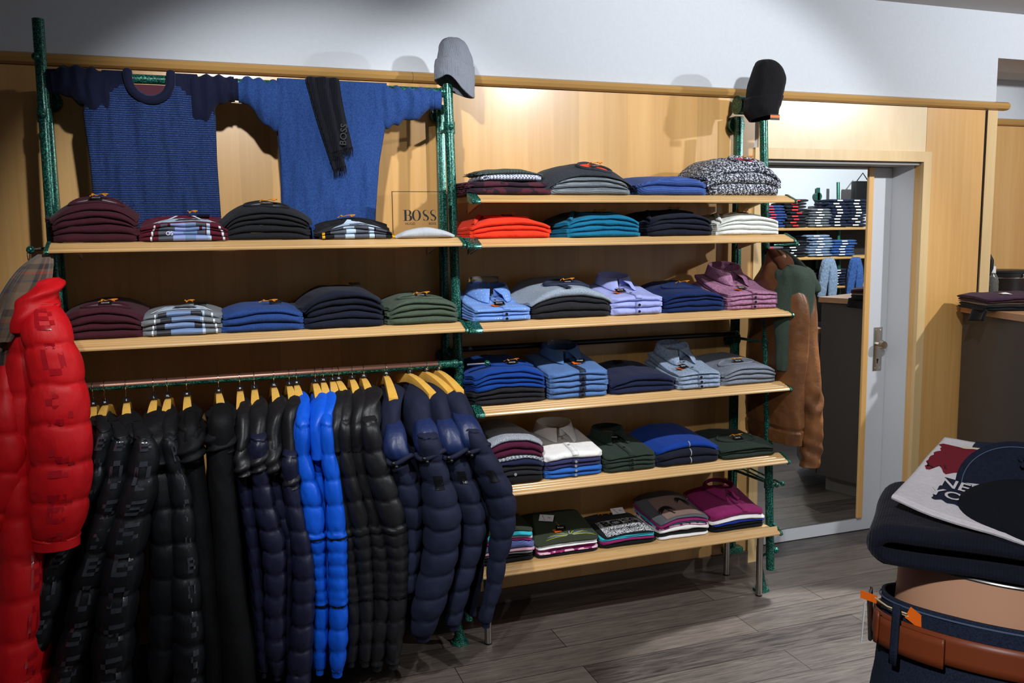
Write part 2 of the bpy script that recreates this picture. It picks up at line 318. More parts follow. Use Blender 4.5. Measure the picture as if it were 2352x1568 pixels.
# alcove beyond the end of the panelled wall
wa = struct('wall_alcove', MB().box(3.93, XR_, .5, .6, 0, 2.6), WHITE)
struct('panelling', MB().box(3.93, XR_, .488, .5, 0, 2.25), WOOD, parent=wa)
struct('ceiling_alcove', MB().box(3.93, XR_, .3, .6, 2.52, 2.56), CEILM)
struct('trim_8', rail_mb(3.95, XR_, .49), WOOD_RAIL, smooth=True)
struct('wall_end', MB().box(3.84, 3.93, .14, .5, 0, 2.521).box(3.84, 3.93, .0125, .14, 2.29, 2.521), WHITE)
# ------------------------------------------------------------------ display rack uprights
def py(z): return -.335+.06*z
def upright(x, rx, ztop, side, label, zbot=.1, upper=False, frontx=None):
    t = thing('rack_upright', (x, 0, 0), label, 'display rack', 'green speckled uprights of the wall rack')
    MB().cyl((0, py(zbot), zbot), (0, py(ztop), ztop), .0185, 24).build('front_post', GREEN, t)
    MB().box(rx-x-.016, rx-x+.016, -.062, -.028, .12, 2.16).box(rx-x-.006, rx-x+.006, -.067, -.062, .12, 2.16).build('rear_post', GREEN, t, bevel=.003)
    dsk = MB().cyl((rx-x+.006, -.028, 2.127), (rx-x+.006, -.002, 2.127), .04, 28).build('wall_disc', GREEN, t)
    for s in (-1, 1): MB().cyl((rx-x+.006+s*.028, -.032, 2.135), (rx-x+.006+s*.028, -.027, 2.135), .006, 10).build('screw', CHROME, dsk)
    MB().cyl((rx-x+.006, -.028, .77+.36), (rx-x+.006, -.002, 1.13), .04, 28).build('wall_disc', GREEN, t)
    # stays joining the rear post to the front post
    for zz in (2.05 if not upper else 2.2, 1.14, .5):
        MB().tube([(rx-x, -.05, zz), (0, py(zz)+.018, zz)], .007, 10).build('stay', GREEN, t)
        MB().cyl((0, py(zz), zz-.022), (0, py(zz), zz+.022), .0225, 20).ball((0.0, py(zz)-.026, zz), .0115).build('clamp', GREEN, t)
    if upper:
        MB().cyl((rx-x-.022, -.06, 2.21), (rx-x+.022, -.06, 2.21), .042, 26).cyl((rx-x, -.06, 2.21), (rx-x+.05, -.10, 2.21), .02, 16, .012).build('pivot_disc', GREEN, t)
    MB().tube([(.0, py(.2), .2), (-.012, py(.2)+.012, .17), (-.026, py(.2)+.02, .16), (-.032, py(.2)+.022, .13), (-.032, py(.2)+.022, .1)], .006, 10).cyl((-.032, py(.1)+.022, .10), (-.032, py(.1)+.022, .01), .008, 16, .026).cyl((-.032, py(.1)+.022, .01), (-.032, py(.1)+.022, 0), .034, 26, .038).build('foot', GREEN, t)
    MB().ball((side*.024, py(.19)-.01, .19), .015).build('clamp', GREEN, t)
    MB().box(rx-x-.05, rx-x+.05, -.075, -.028, .085, .115).build('wall_bracket', GREEN, t, bevel=.006)
    return t
upL = upright(-.505, -.52, 2.365, 1, 'green speckled rack upright at the left end, rising above the wood rail', zbot=.1)
upM = upright(.893, .90, 2.215, 1, 'green speckled middle rack upright with the grey beanie on top', zbot=.1)
upR = upright(2.333, 2.314, 2.12, 1, 'green speckled right rack upright with the black beanie on top', upper=True)
MB().ball((-.012, py(2.24)-.016, 2.24), .013).build('clamp', GREEN, upL)
# ------------------------------------------------------------------ ribbed wooden shelves
def shelf(x0, x1, z, label, yf=-.434, capL=.012, capR=.012, nl=0, nr=0, grp='ribbed wooden shelves', legs=None):
    t = thing('wooden_shelf', ((x0+x1)/2, -.2, z), label, 'shelf', grp); cx = (x0+x1)/2
    prof = [(-.068, .008), (-.068, .03)]
    def tw(y, zz): prof.append((y, zz))
    ye = yf+.062
    for q in (.048, .032, .016):
        tw(ye+q+.003, .03); tw(ye+q+.002, .0285); tw(ye+q-.002, .0285); tw(ye+q-.003, .03)
    tw(ye, .03)
    for i in range(1, 4):
        f = i/4; y = ye+(yf-ye)*f*.95; zz = .03-.022*f; tw(y+.003, zz+.001); tw(y+.0015, zz-.0012); tw(y-.0015, zz-.0017); tw(y-.003, zz-.0005)
    tw(yf+.003, .008); tw(yf, .003); tw(yf+.001, -.002); tw(yf+.006, -.004); tw(yf+.014, -.002); tw(yf+.05, .008)
    poly = [(p[0]+.2, p[1]) for p in prof]
    a = x0-cx+capL; b = x1-cx-capR
    mb = MB()
    if nl or nr:
        mb.prism([p for p in [(-.068+.2, .008), (-.068+.2, .03), (-.362+.2, .03), (-.362+.2, .008)]], a+nl, b-nr, 'x')
        fr_ = [q for q in poly if q[0] <= -.362+.2+1e-6]
        mb.prism([(-.3622+.2, .008), (-.3622+.2, .03)]+[q for q in fr_ if q[0] < -.3622+.2], a, b, 'x')
    else: mb.prism(poly, a, b, 'x')
    mb.build('board', WOOD_SH, t, ang=20)
    cp = [(-.13+.2, .006), (-.13+.2, .034), (ye+.2, .035), (yf+.2+.001, .01), (yf+.2-.004, -.001), (yf+.2+.004, -.009), (yf+.2+.05, .0)]
    if not legs and nl == 0: MB().prism(cp, a-max(capL, .006), a, 'x').build('end_cap', GREEN, t, bevel=.0012)
    else: MB().prism([(ye+.2+.006, .0), (ye+.2+.006, .035)]+cp[2:-1], a-max(capL, .006), a, 'x').build('end_cap', GREEN, t, bevel=.0012)
    if nr == 0: MB().prism(cp, b, b+max(capR, .006), 'x').build('end_cap', GREEN, t, bevel=.0012)
    else: MB().prism([(ye+.2+.006, .0), (ye+.2+.006, .035)]+cp[2:-1], b, b+max(capR, .006), 'x').build('end_cap', GREEN, t, bevel=.0012)
    # support rails under the board reaching the rear post
    for xx in (a+.05, b-.05):
        MB().prism([(-.03+.2-.07, .0075), (-.03+.2-.07, -.035), (-.03+.2-.055, -.035), (.2-.3, .0075)], xx-.004, xx+.004, 'x').build('support_wedge', WOOD_L, t)
    if legs:
        for (lx, ly) in legs:
            MB().cyl((lx-cx, ly+.2, .0075), (lx-cx, ly+.2, -z+.006), .0145, 22).build('leg', STEEL, t)
            MB().cyl((lx-cx, ly+.2, -z+.006), (lx-cx, ly+.2, -z), .015, 22).build('foot_pad', BLACKP, t)
    return t
ZS = dict(L1=1.598, L2=1.279, R1=1.757, R2=1.592, R3=1.275, R4=.950, R5=.626, R6=.286)
GN = 'ribbed wooden shelves of the wall rack'
SHN = dict(L1="left rack's upper shelf", L2="left rack's lower shelf", R1="right rack's top shelf", R2="right rack's second shelf", R3="right rack's third shelf", R4="right rack's fourth shelf", R5="right rack's fifth shelf", R6="right rack's bottom shelf")
shelf(-.502, .885, ZS['L1'], 'upper ribbed wooden shelf of the left rack, below the hanging blue sweaters', nl=.03, grp=GN)
shelf(-.502, .888, ZS['L2'], 'lower ribbed wooden shelf of the left rack, above the jacket rail', nl=.03, grp=GN)
desc = dict(R1='topmost ribbed wooden shelf of the right rack, carrying scarves and knitwear', R2='second ribbed wooden shelf of the right rack, under orange and teal sweaters', R3='third ribbed wooden shelf of the right rack, carrying light blue and mauve shirts',
            R4='fourth ribbed wooden shelf of the right rack, under cobalt sweaters and blue shirts', R5='fifth ribbed wooden shelf of the right rack, under green polo shirts')
for kx in ('R1', 'R2', 'R3', 'R4', 'R5'):
    wide = kx in('R2', 'R3')
    shelf(.912 if not wide else .893, 2.348, ZS[kx], desc[kx], capL=(.034 if kx == 'R1' else .053 if wide else .034 if kx == 'R9' else .036), nl=(.012 if not wide else .0), nr=.035, grp=GN) if not wide else shelf(.893, 2.348, ZS[kx], desc[kx], capL=.053, nl=.001, nr=.035, grp=GN)
bs = shelf(.93, 2.35, ZS['R6'], 'lowest wooden shelf of the right rack on round steel legs, with size stickers', yf=-.39, nl=.005, nr=.035, legs=[(2.254, -.357), (2.252, -.10), (.967, -.357), (.967, -.10)], grp=GN)
for s_, px_ in (('S', 1.055), ('M', 1.32), ('L  XL', 1.56), ('XXL', 1.86), ('XXXL', 2.14)):
    st = MB().add([(px_-1.64-.022, -.148, .0305), (px_-1.64+.022, -.148, .0305), (px_-1.64+.022, -.166, .0245), (px_-1.64-.022, -.166, .0245)], [(0, 1, 2, 3)]).build('size_sticker', simple('clear_sticker', '#b99f78', .25), bs, smooth=False)
    text(s_, (px_-1.64, -.1575, .0285), (1, 0, 0), (0, .95, .32), .016, simple('grey_print', '#5a5652', .5), st)
# rails
def rod(name, a, b, r, label, top=None, grp=None, m=None):
    c = (Vector(a)+Vector(b))/2; t = thing(name, c, label, 'rail', grp)
    MB().cyl(Vector(a)-c, Vector(b)-c, r, 20).build('bar', m or GREEN, t)
    if top:
        n = 8; prof = [(math.cos(PI*(i/n))*(r+.0012), math.sin(PI*(i/n))*(r+.0012)) for i in range(n+1)]
        MB().prism(prof+[(p[0]*.9, p[1]*.9) for p in prof[::-1]], a[0]-c.x+.01, b[0]-c.x-.07, 'x').build('bar_sleeve', top, t)
    for q, s in ((a, -1), (b, 1)): MB().ball(Vector(q)-c+Vector((s*.0, 0, 0)), r*1.25).build('end_knob', GREEN, t)
    return t
ROD = (-.3, 1.139)
rod('clothes_rail', (-.478, ROD[0], ROD[1]), (.868, ROD[0], ROD[1]), .0155, 'horizontal green clothes rail holding the hangers under the left rack', top=simple('brown_metal', '#6b4a3c', .3, metal=.6))  # brown metallic half-shell along the bar's upper half
rod('clothes_rail', (-.484, -.2, 2.185), (.872, -.2, 2.185), .016, 'top green clothes rail under the two hanging blue sweaters')
rod('back_rail', (.93, -.085, 1.165), (2.29, -.085, 1.165), .012, 'dark horizontal rail near the wall behind the chambray shirts', m=BLACKP)
hk = thing('hook_arm', (.93, -.33, 1.137), 'short green double hook arm on the middle upright beside cobalt sweaters', 'hook')
MB().tube([(-.02, .0, 0), (.055, .0, 0)], .005).build('arm', CHROME, hk); MB().ball((.062, .0, 0), .0125).build('knob', GREEN, hk)
hk = thing('hook_arm', (2.345, -.28, 1.12), 'short green hook arm on the right upright in front of green pullover', 'hook')
MB().tube([(0.008, .0, 0), (.09, .0, 0)], .005).build('arm', GREEN, hk); MB().ball((.05, .0, 0), .011).ball((.098, .0, 0), .0125).build('knob', GREEN, hk)
for i, (dx, dz) in enumerate(((0, 0), (.032, .004))):
    hk = thing('hook_arm', (2.362+dx, -.06, .50+dz), ('inner' if i == 0 else 'outer')+' thin green arm with ball end beside the right upright below the fifth shelf', 'hook', 'thin green arms at the right upright')
    MB().tube([(-.048-dx, .012, 0), (0, 0, 0), (.006, -.25, -.012)], .005).build('arm', GREEN, hk); MB().ball((.006, -.255, -.012), .011).build('knob', GREEN, hk)
# ------------------------------------------------------------------ counter at the wall end
ct = thing('shop_counter', (3.9, -.4, 0), 'grey-brown shop counter with a wooden top at the end of the panelled wall', 'counter')
body = [(3.735, -.016), (3.625, -.33), (3.555, -.57), (4.35, -.9), (4.9, -.3), (4.9, -.016), (4.9, .45), (3.95, .45), (3.95, -.016)]
P0 = lambda L, g: [(x-3.9+(g if x < 3.9 else 0), y+.4+(g*.3 if y < -.5 else 0)) for x, y in L]
MB().prism(P0(body, .012), .1, 1.2, 'z').build('body', COUNTER, ct, smooth=False)
MB().prism(P0(body, .07), 0, .1, 'z').build('plinth', simple('grey_plinth', '#77716c', .5), ct, smooth=False)
MB().prism(P0(body, -.008), 1.2, 1.232, 'z').build('worktop', WOOD_CT, ct, smooth=False)
MB().prism([(x-3.9, y+.4) for x, y in [(3.575, -.585), (3.62, -.78), (3.75, -1.0), (3.95, -1.12), (4.35, -1.15), (4.36, -.91)]], .1, 1.0, 'z').build('low_body', COUNTER, ct, smooth=False)
MB().prism([(x-3.9, y+.4) for x, y in [(3.56, -.582), (3.60, -.79), (3.735, -1.02), (3.945, -1.14), (4.36, -1.17), (4.37, -.91)]], 1.0, 1.03, 'z').build('low_worktop', WOOD_CT, ct, smooth=False)
# ------------------------------------------------------------------ acrylic sign
sg = thing('acrylic_sign', (.74, -.335, 1.629), 'clear acrylic sign with black lettering standing on the left upper shelf', 'sign')
MB().box(-.104, .104, -.002, .002, 0, .168).build('panel', GLASS, sg, smooth=False)
MB().box(-.106, -.104, -.0022, .0022, 0, .17).box(.104, .106, -.0022, .0022, 0, .17).box(-.106, .106, -.0022, .0022, .168, .17).build('edge', simple('acrylic_edge', '#2a2420', .2), sg, smooth=False)
MB().box(-.104, .104, -.002, .05, .0, .003).build('base_lip', GLASS, sg, smooth=False)
def didone(L, x, z, s, mb):
    """one high-contrast serif capital, drawn as flat shapes"""
    Y = -.0028
    def quad(a, b, c, d): mb.add([(x+p[0]*s, Y, z+p[1]*s) for p in (a, b, c, d)], [(0, 1, 2, 3)])
    def stroke(P, W):
        for i in range(len(P)-1):
            def off(k):
                a = P[max(k-1, 0)]; b = P[min(k+1, len(P)-1)]; dx, dy = b[0]-a[0], b[1]-a[1]; l = math.hypot(dx, dy) or 1; return (-dy/l*W[k]/2, dx/l*W[k]/2)
            o1 = off(i); o2 = off(i+1); quad((P[i][0]-o1[0], P[i][1]-o1[1]), (P[i+1][0]-o2[0], P[i+1][1]-o2[1]), (P[i+1][0]+o2[0], P[i+1][1]+o2[1]), (P[i][0]+o1[0], P[i][1]+o1[1]))
    def arc(cx, cy, rx, ry, a0, a1, n=18, hair=.035, fat=.2):
        P = []; W = []
        for i in range(n+1):
            a = math.radians(a0+(a1-a0)*i/n); P.append((cx+rx*math.cos(a), cy+ry*math.sin(a))); W.append(hair+(fat-hair)*abs(math.cos(a))**1.6)
        stroke(P, W)
    if L == 'B':
        quad((.12, 0), (.32, 0), (.32, 1), (.12, 1)); quad((0, 0), (.5, 0), (.5, .035), (0, .035)); quad((0, .965), (.5, .965), (.5, 1), (0, 1)); quad((.3, .5), (.5, .5), (.5, .535), (.3, .535))
        arc(.48, .75, .2, .235, 90, -90, fat=.19); arc(.48, .26, .25, .245, 90, -90, fat=.22)
    if L == 'O': arc(.42, .5, .33, .49, 0, 360, 40, fat=.2)
    if L == 'S':
        arc(.36, .745, .22, .235, 60, 215, hair=.035, fat=.15)
        stroke([(.18, .61), (.27, .54), (.42, .46), (.53, .38)], [.14, .2, .2, .14]); arc(.35, .255, .22, .24, -150, 33, hair=.035, fat=.17)
        quad((.575, .70), (.6, .70), (.6, .97), (.575, .97)); quad((.1, .02), (.125, .02), (.125, .32), (.1, .32))
mb = MB()
for i, L in enumerate('BOSS'): didone(L, -.066+(0, .0335, .0715, .1)[i], .062, .040, mb)
mb.build('lettering', BLACK, sg, smooth=False)
text('HUGO', (-.040, -.0028, .051), (1, 0, 0), (0, 0, 1), .0125, BLACK, sg); text('BOSS', (.045, -.0028, .051), (1, 0, 0), (0, 0, 1), .0125, BLACK, sg)
# ================================================================== folded garments
def sgn(a): return -1 if a < 0 else 1
class Pile:
    """a stack of folded garments; interface k is the surface between garment k-1 and garment k"""
    def __init__(s, shelf, x0, x1, H, n, yf=-.388, yb=-.09, c=.28, seed=0, weights=None, dome=0.0, back=0.0, zb=None, fd=.012):
        s.fd = fd
        s.zb = (ZS[shelf]+.0302) if zb is None else zb; s.x0 = x0; s.x1 = x1; s.yf = yf; s.yb = yb; s.c = c; s.seed = seed; s.n = n; s.back = back
        w = weights or [1]*n; s.t = [H*q/sum(w) for q in w]; s.cum = [0]
        for q in s.t: s.cum.append(s.cum[-1]+q)
        s.dome = dome; s.cx = (x0+x1)/2; s.hw = (x1-x0)/2; s.loc = Vector((s.cx, -.2, s.zb)); s.H = H
    def Z(s, k, x, y):
        """height above the shelf board, x relative to centre, y world"""
        if k == 0: return .0002
        u = min(abs(x)/s.hw, 1.15); z = s.cum[k]*(1-s.c*u**2.6)
        tt = s.t[min(k, s.n)-1]; amp = min(tt*.27, .0058)*min(1, k*.7)
        z += amp*(nz(x*9+s.seed*3.1, y*5, k*1.7)*1.3+.6*nz(x*22+s.seed, y*9, k*3.3))
        q_ = max(0, min(1, (s.yf+.13-y)/.13)); z -= s.fd*(k/s.n)**2*q_**1.6
        z += s.back*(k/s.n)*max(0, min(1, (y-s.yf-.08)/(s.yb-s.yf-.08)))**1.3
        return z
    def garment(s, k, mat, name, jit=.006, dx=0, dfront=None, plies=1, seed=None, sl=0.0):
        rnd = random.Random(s.seed*37+k*11+5); j0 = rnd.uniform(-jit, jit); j1 = rnd.uniform(-jit, jit); jf = rnd.uniform(-jit, jit) if dfront is None else dfront
        xa = -s.hw+j0-dx; xb = s.hw+j1+dx; yf = s.yf+jf; yb = s.yb+rnd.uniform(-.01, .01); tw = rnd.uniform(-.02, .02)
        if s.zb < 0: pass
        t = s.t[k]; r = min(t*.75, .018); ny = 12; NT = 26; NS = 9
        ys = [(yb+(yf+r-yb)*i/ny) for i in range(ny+1)]+[yf+r*(1-math.sin(a*PI/2/6)) for a in range(1, 7)]
        rings = []
        for y in ys:
            e = yf+r-y; hfac = 1 if e <= 0 else math.sqrt(max(0, 1-(e/r)**2)); hfac = max(hfac, .03)
            bk = min(1, (yb-y)/-.03+.35) if y > yb-.02 else 1
            ex_ = max(0, min(1, (y-yf-.045)/.035)); ex_ = ex_*ex_*(3-2*ex_)*sl+.004*nz(y*14, k*3.1, s.seed)
            xs = [xa-ex_+(xb-xa+ex_)*i/(NT-1) for i in range(NT)]
            off = tw*(y-yf)*1.0; xl_ = xs[0]
            top = []; bot = []
            sh = (1-hfac)*.006
            for x in xs:
                zt = s.Z(k+1, x+off, y)-.0004; zbm = s.Z(k, x+off, y)+.0004; m = (zt+zbm)/2; h = (zt-zbm)/2*hfac*bk
                cor = 0
                top.append((x+off, y, m+h)); bot.append((x+off, y, m-h))
            def side(x, sg):
                zt = s.Z(k+1, x+off, y)-.0004; zbm = s.Z(k, x+off, y)+.0004; m = (zt+zbm)/2; h = (zt-zbm)/2*hfac*bk; P = []
                for q in range(1, NS):
                    v = 1-2*q/NS
                    one = math.sqrt(max(0, 1-v*v)); tri = .8*math.sqrt(max(0, 1-(abs(((v+1)*1.5) % 1-.5)*2)**2))+.05; two = .75*math.sqrt(max(0, 1-(2*abs(v)-1)**2))+.06
                    f = (tri if (sg < 0 and y > yf+.06 and plies > 2) else two) if (plies > 1 and e <= 0) else one
                    P.append((x+off+sg*f*min(h*.9, .010), y, m+h*v))
                return P
            rg = top+side(xb, 1)+bot[::-1]+side(xl_, -1)[::-1]
            rings.append(rg)
        n = len(rings[0]); mb = MB(); cx, cy = 0, .2
        # round the front corners
        vs = []
        for j, rg in enumerate(rings):
            y = ys[j]; d = max(0, (yf+.02)-y)/.02
            for (x, yy, z) in rg:
                ex = max(0, abs(x)-(s.hw-.03+dx))/.03; push = .008*ex*ex*d
                wv = (.0045*nz(x*11, k*2.7, s.seed*1.3)+.002*nz(x*31, k*2.7, s.seed))*max(0, min(1, (yf+.09-y)/.07)); vs.append((x-sgn(x)*push*.8, yy+.2+.010*ex*ex*d+wv, z))
        fs = [(j*n+i, j*n+(i+1) % n, (j+1)*n+(i+1) % n, (j+1)*n+i) for j in range(len(rings)-1) for i in range(n)]
        tb = lambda j, i: j*n+i
        L = len(rings)-1; bi = lambda i: NT+NS-1+(NT-1-i)
        for j in (0, L):
            for i in range(NT-1): fs.append((tb(j, i), tb(j, i+1), tb(j, bi(i+1)), tb(j, bi(i))))
            fs.append(tuple(tb(j, q) for q in [NT-1]+list(range(NT, NT+NS-1))+[bi(NT-1)])); fs.append(tuple(tb(j, q) for q in [bi(0)]+list(range(2*NT+NS-1, n))+[0]))
        mb.add(vs, fs)
        o = mb.build(name, mat, ang=60); o.location = s.loc; s.last = (xa, xb, yf, yb, t, k)
        return o
    def P(s, x, y, k=None, up=0):
        """point on top of garment k in the pile's local frame"""
        k = s.n if k is None else k+1
        return Vector((x, y+.2, s.Z(k, x, y)+up))
def neckline(p, o, k, mat, x=0, y=-.29, a=.085, b=.045, inner=None, tape=None, r=.0045, tagtxt='BOSS', string=True, lab=True, rz=0, flip=True):
    pts = []
    for i in range(37):
        th = 2*PI*i/36; xx = x+a*math.cos(th); yy = y+b*math.sin(th)*(1 if math.sin(th) > 0 else .8); pts.append(p.P(xx, yy, k, .0022))
    mb = MB(); mb.tube(pts[:-1]+[pts[0]], r, 8, cap=False); mb.build('neck_band', mat, o)
    def disc(u, v): return p.P(x+a*.93*v*math.cos(2*PI*u), y+b*.93*v*math.sin(2*PI*u)*(1 if math.sin(2*PI*u) > 0 else .8), k, .0008)
    MB().grid(disc, 32, 5, True).build('neck_inside', inner or mat, o)
    if tape:
        P = [p.P(x+a*.85*math.cos(t_), y-b*.45+b*.3*math.sin(t_*1), k, .0016) for t_ in [PI*.95-PI*.9*i/14 for i in range(15)]]
        MB().ribbon(P, (0, -.3, 1), .007).build('neck_tape', tape, o)
    if lab: label(p, o, k, x, y-b*.25, tagtxt, rz=rz, flip=flip)
    if string: cord(p, o, k, x+.0, y+.005)
def label(p, o, k, x, y, txt='BOSS', w=.042, h=.03, rz=0, flip=False, m=None, tm=None, up=.004, tilt=.25):
    c = p.P(x, y, k, up); ux = Vector((math.cos(rz), math.sin(rz), 0)); vy = Vector((-math.sin(rz)*math.cos(tilt), math.cos(rz)*math.cos(tilt), math.sin(tilt))); n = ux.cross(vy)
    c = c+Vector((0, 0, h*.5*math.sin(tilt)))
    q = [c+ux*(sx*w/2)+vy*(sy*h/2)+n*e for e in (0, .0012) for sx, sy in ((-1, -1), (1, -1), (1, 1), (-1, 1))]
    t = MB().add(q, [(3, 2, 1, 0), (4, 5, 6, 7), (0, 1, 5, 4), (1, 2, 6, 5), (2, 3, 7, 6), (3, 0, 4, 7)]).build('brand_label', m or BLACK, o, smooth=False)
    if txt:
        s_ = -1 if flip else 1
        text(txt, c+n*.0018+vy*(0), ux*s_, vy*s_, w*.27, tm or WHITEP, t)
    return t
def cord(p, o, k, x, y, r=.0013, L=.05, seed=None, m=None, up=.006):
    rnd = random.Random(int((x*1000+y*777)*13) if seed is None else seed); P = []; c0 = p.P(x, y, k, up)
    for i in range(22):
        t = i/21; P.append(c0+Vector(((t-.5)*L*1.1+.008*math.sin(t*9+rnd.random()), .010*math.sin(t*13+1), .004+.005*math.sin(t*11)**2+.004*math.sin(t*PI))))
    for i in range(14):
        a = 2*PI*i/13; P.append(P[21]+Vector((.010*math.sin(a), .006*(math.cos(a)-1), .004*math.sin(a/2))))
    return MB().tube(P, r, 6).build('tag_cord', m or STRING, o)
def hangtag(p, o, k, x, y, rz=.15, up=.006, w=.042, h=.03, txt='BOSS', orange=True, cordlen=.045, tilt=.35):
    if orange:
        a = label(p, o, k, x-.017, y-.004, None, w*.8, h*.8, rz+.5, m=ORANGE, up=up-.004, tilt=tilt*.6); a.name = 'orange_tag'
    t = label(p, o, k, x, y, txt, w, h, rz, up=up, tilt=tilt); t.name = 'swing_tag'
    b = p.P(x, y+h*.45, k, up+.008); P = [b, b+Vector((-.004, .012, .005)), b+Vector((.001, .024, .004)), b+Vector((.0, .036, .003))]
    MB().tube(P, .0011, 6).build('tag_cord', STRING, o)
def collar(p, o, mat, x=0, y=-.14, R=.058, h=.034, flap=.052, k=None, lift=.0, stand=None, spread=.5):
    """shirt collar standing on the top shirt, open towards the front"""
    kk = p.n-1 if k is None else k; c = p.P(x, y, kk, lift); mb = MB(); NU = 40
    def fn(u, v):
        th = (-PI/2)+.10+(2*PI-.2)*u; cx_ = math.cos(th); sy_ = math.sin(th); fr = max(0, math.cos(th+PI/2))  # 1 at the front
        ry = R*.8
        # v 0..3 : inner stand up, roll, outer fall down
        if v < .4: f = v/.4; rr = 1.0-.04*f; z = h*f*(1-.35*fr)
        elif v < .6: f = (v-.4)/.2; rr = .96+.10*f+.03*math.sin(PI*f); z = h*(1-.35*fr)+.004*math.sin(PI*f)
        else: f = (v-.6)/.4; rr = 1.06+.20*f+(fr**3)*flap/R*f*.6; z = h*(1-.35*fr)*(1-.95*f)+.003
        xx = R*rr*cx_*1.12; yy = ry*rr*sy_
        if v > .6:
            yy -= (fr**6)*flap*.9*((v-.6)/.4); xx += sgn(cx_)*(fr**6)*flap*spread*((v-.6)/.4)
        g = p.Z(kk+1, x+xx, y+yy)-p.Z(kk+1, x, y)
        return c+Vector((xx, yy, max(z+g*(1 if z < .01 else .6), g+.0015)))
    mb.grid(fn, NU, 14); return mb.build('collar', mat, o, solid=.0012)
def placket(p, o, mat, x=0, w=.028, k=None, y0=None, y1=-.20, bm=None, yfront=None, nb=3):
    kk = p.n-1 if k is None else k; yf = yfront
    P = [p.P(x, y1+(yf+.012-y1)*i/10, kk, .0012) for i in range(11)]
    zb = p.Z(kk, x, yf)+.002; zt = P[-1].z; tt = (zt-zb)
    P += [Vector((x, yf+.2+.006, zt-.001)), Vector((x, yf+.2-.0008, zb+tt*.65)), Vector((x, yf+.2-.0012, zb+tt*.45))]
    mb = MB(); vs = []
    for q in P: vs += [q+Vector((-w/2, 0, 0)), q+Vector((w/2, 0, 0))]
    mb.add(vs, [(2*i, 2*i+1, 2*i+3, 2*i+2) for i in range(len(P)-1)]); mb.build('placket', mat, o, solid=.0012)
    if bm:
        for i in range(nb):
            y = y1+(yf+.03-y1)*(i+.5)/nb*.95; c = p.P(x, y, kk, .0022); MB().cyl(c, c+Vector((0, 0, .002)), .0055, 12).build('button', bm, o)
def front_button(p, o, k, x, yf, bm):
    z = (p.Z(k+1, x, yf)+p.Z(k, x, yf))/2; MB().cyl((x, yf+.2-.0005, z), (x, yf+.2-.0035, z), .0055, 12).build('button', bm, o)
ORD = {1: ['only'], 2: ['bottom', 'top'], 3: ['bottom', 'middle', 'top'], 4: ['bottom', 'second from bottom', 'second from top', 'top'], 5: ['bottom', 'second from bottom', 'middle', 'second from top', 'top']}
def ordn(k, n):
    if n in ORD: return ORD[n][k]
    W = ['bottom', 'second from bottom', 'third from bottom', 'fourth from bottom', 'fifth from bottom']
    T = ['top', 'second from top', 'third from top', 'fourth from top']
    return W[k] if k < (n+1)//2 else T[n-1-k]
def stack(shelf, x0, x1, H, items, stackname, kind, name='folded_sweater', **kw):
    """items bottom -> top: (material, colour words)"""
    feat = kw.pop('feat', None); jit = kw.pop('jit', .006); dxtop = kw.pop('dxtop', 0); shirt = kw.pop('shirt', None); pl = kw.pop('plies', 3 if not kw.get('shirt') and 'shirt' not in kind else 2); slv = kw.pop('sl', .018 if 'sweat' in kind or 'henley' in kind else 0)
    x0 = max(x0, {'L': -.478, 'R': .928}[shelf[0]]); x1 = min(x1, {'L': .862, 'R': 2.303}[shelf[0]])
    if shelf == 'L1': kw.setdefault('yb', -.268)
    if shelf in ('L1', 'R1', 'R2'): kw.setdefault('fd', (.22 if shelf == 'L1' else .15)*H)
    p = Pile(shelf, x0, x1, H, len(items), **kw); n = len(items); out = []
    for k, it in enumerate(items):
        m, words = it[0], it[1]; kd = it[2] if len(it) > 2 else kind; nm = it[3] if len(it) > 3 else name
        o = p.garment(k, m, nm, jit=jit, dx=dxtop if k == n-1 else 0, plies=pl, sl=slv)
        tag(o, f"{words} {kd}, {ordn(k, n)} of {stackname}, {SHN[shelf]}" if n > 1 else f"{words} {kd}, {stackname}, {SHN[shelf]}", kd.split()[-1], f"{kd}s in {stackname} on {SHN[shelf]}" if n > 1 else None)
        out.append((o, p.last))
        if shirt:
            yf = p.last[2]; bm = shirt.get('b', BLACKP)
            if k < n-1 and shirt.get('all', True) and nm == name:
                placket_front(p, o, k, shirt.get('x', 0), yf, shirt.get('pm', m)); front_button(p, o, k, shirt.get('x', 0), yf-.002, bm)
            if k == n-1:
                placket(p, o, shirt.get('pm', m), shirt.get('x', 0), yfront=yf, bm=bm, y1=shirt.get('y1', -.21), nb=shirt.get('nb', 3)); collar(p, o, shirt.get('cm', m), shirt.get('x', 0)-.0, y=shirt.get('cy', -.15), R=shirt.get('R', .06), h=shirt.get('h', .036), lift=0)
    p.out = out; p.top = out[-1][0]
    if feat: feat(p, p.top, n-1)
    return p
def placket_front(p, o, k, x, yf, m, w=.028):
    zt = p.Z(k+1, x, yf); zb = p.Z(k, x, yf); t = zt-zb
    pts = [(yf+.2+.006, zb+t*.93), (yf+.2-.0003, zb+t*.7), (yf+.2-.0016, zb+t*.5), (yf+.2-.0003, zb+t*.3), (yf+.2+.006, zb+t*.07)]
    vs = []
    for y, z in pts: vs += [(x-w/2, y, z), (x+w/2, y, z)]
    MB().add(vs, [(2*i, 2*i+1, 2*i+3, 2*i+2) for i in range(4)]).build('placket', m, o, solid=.0012)
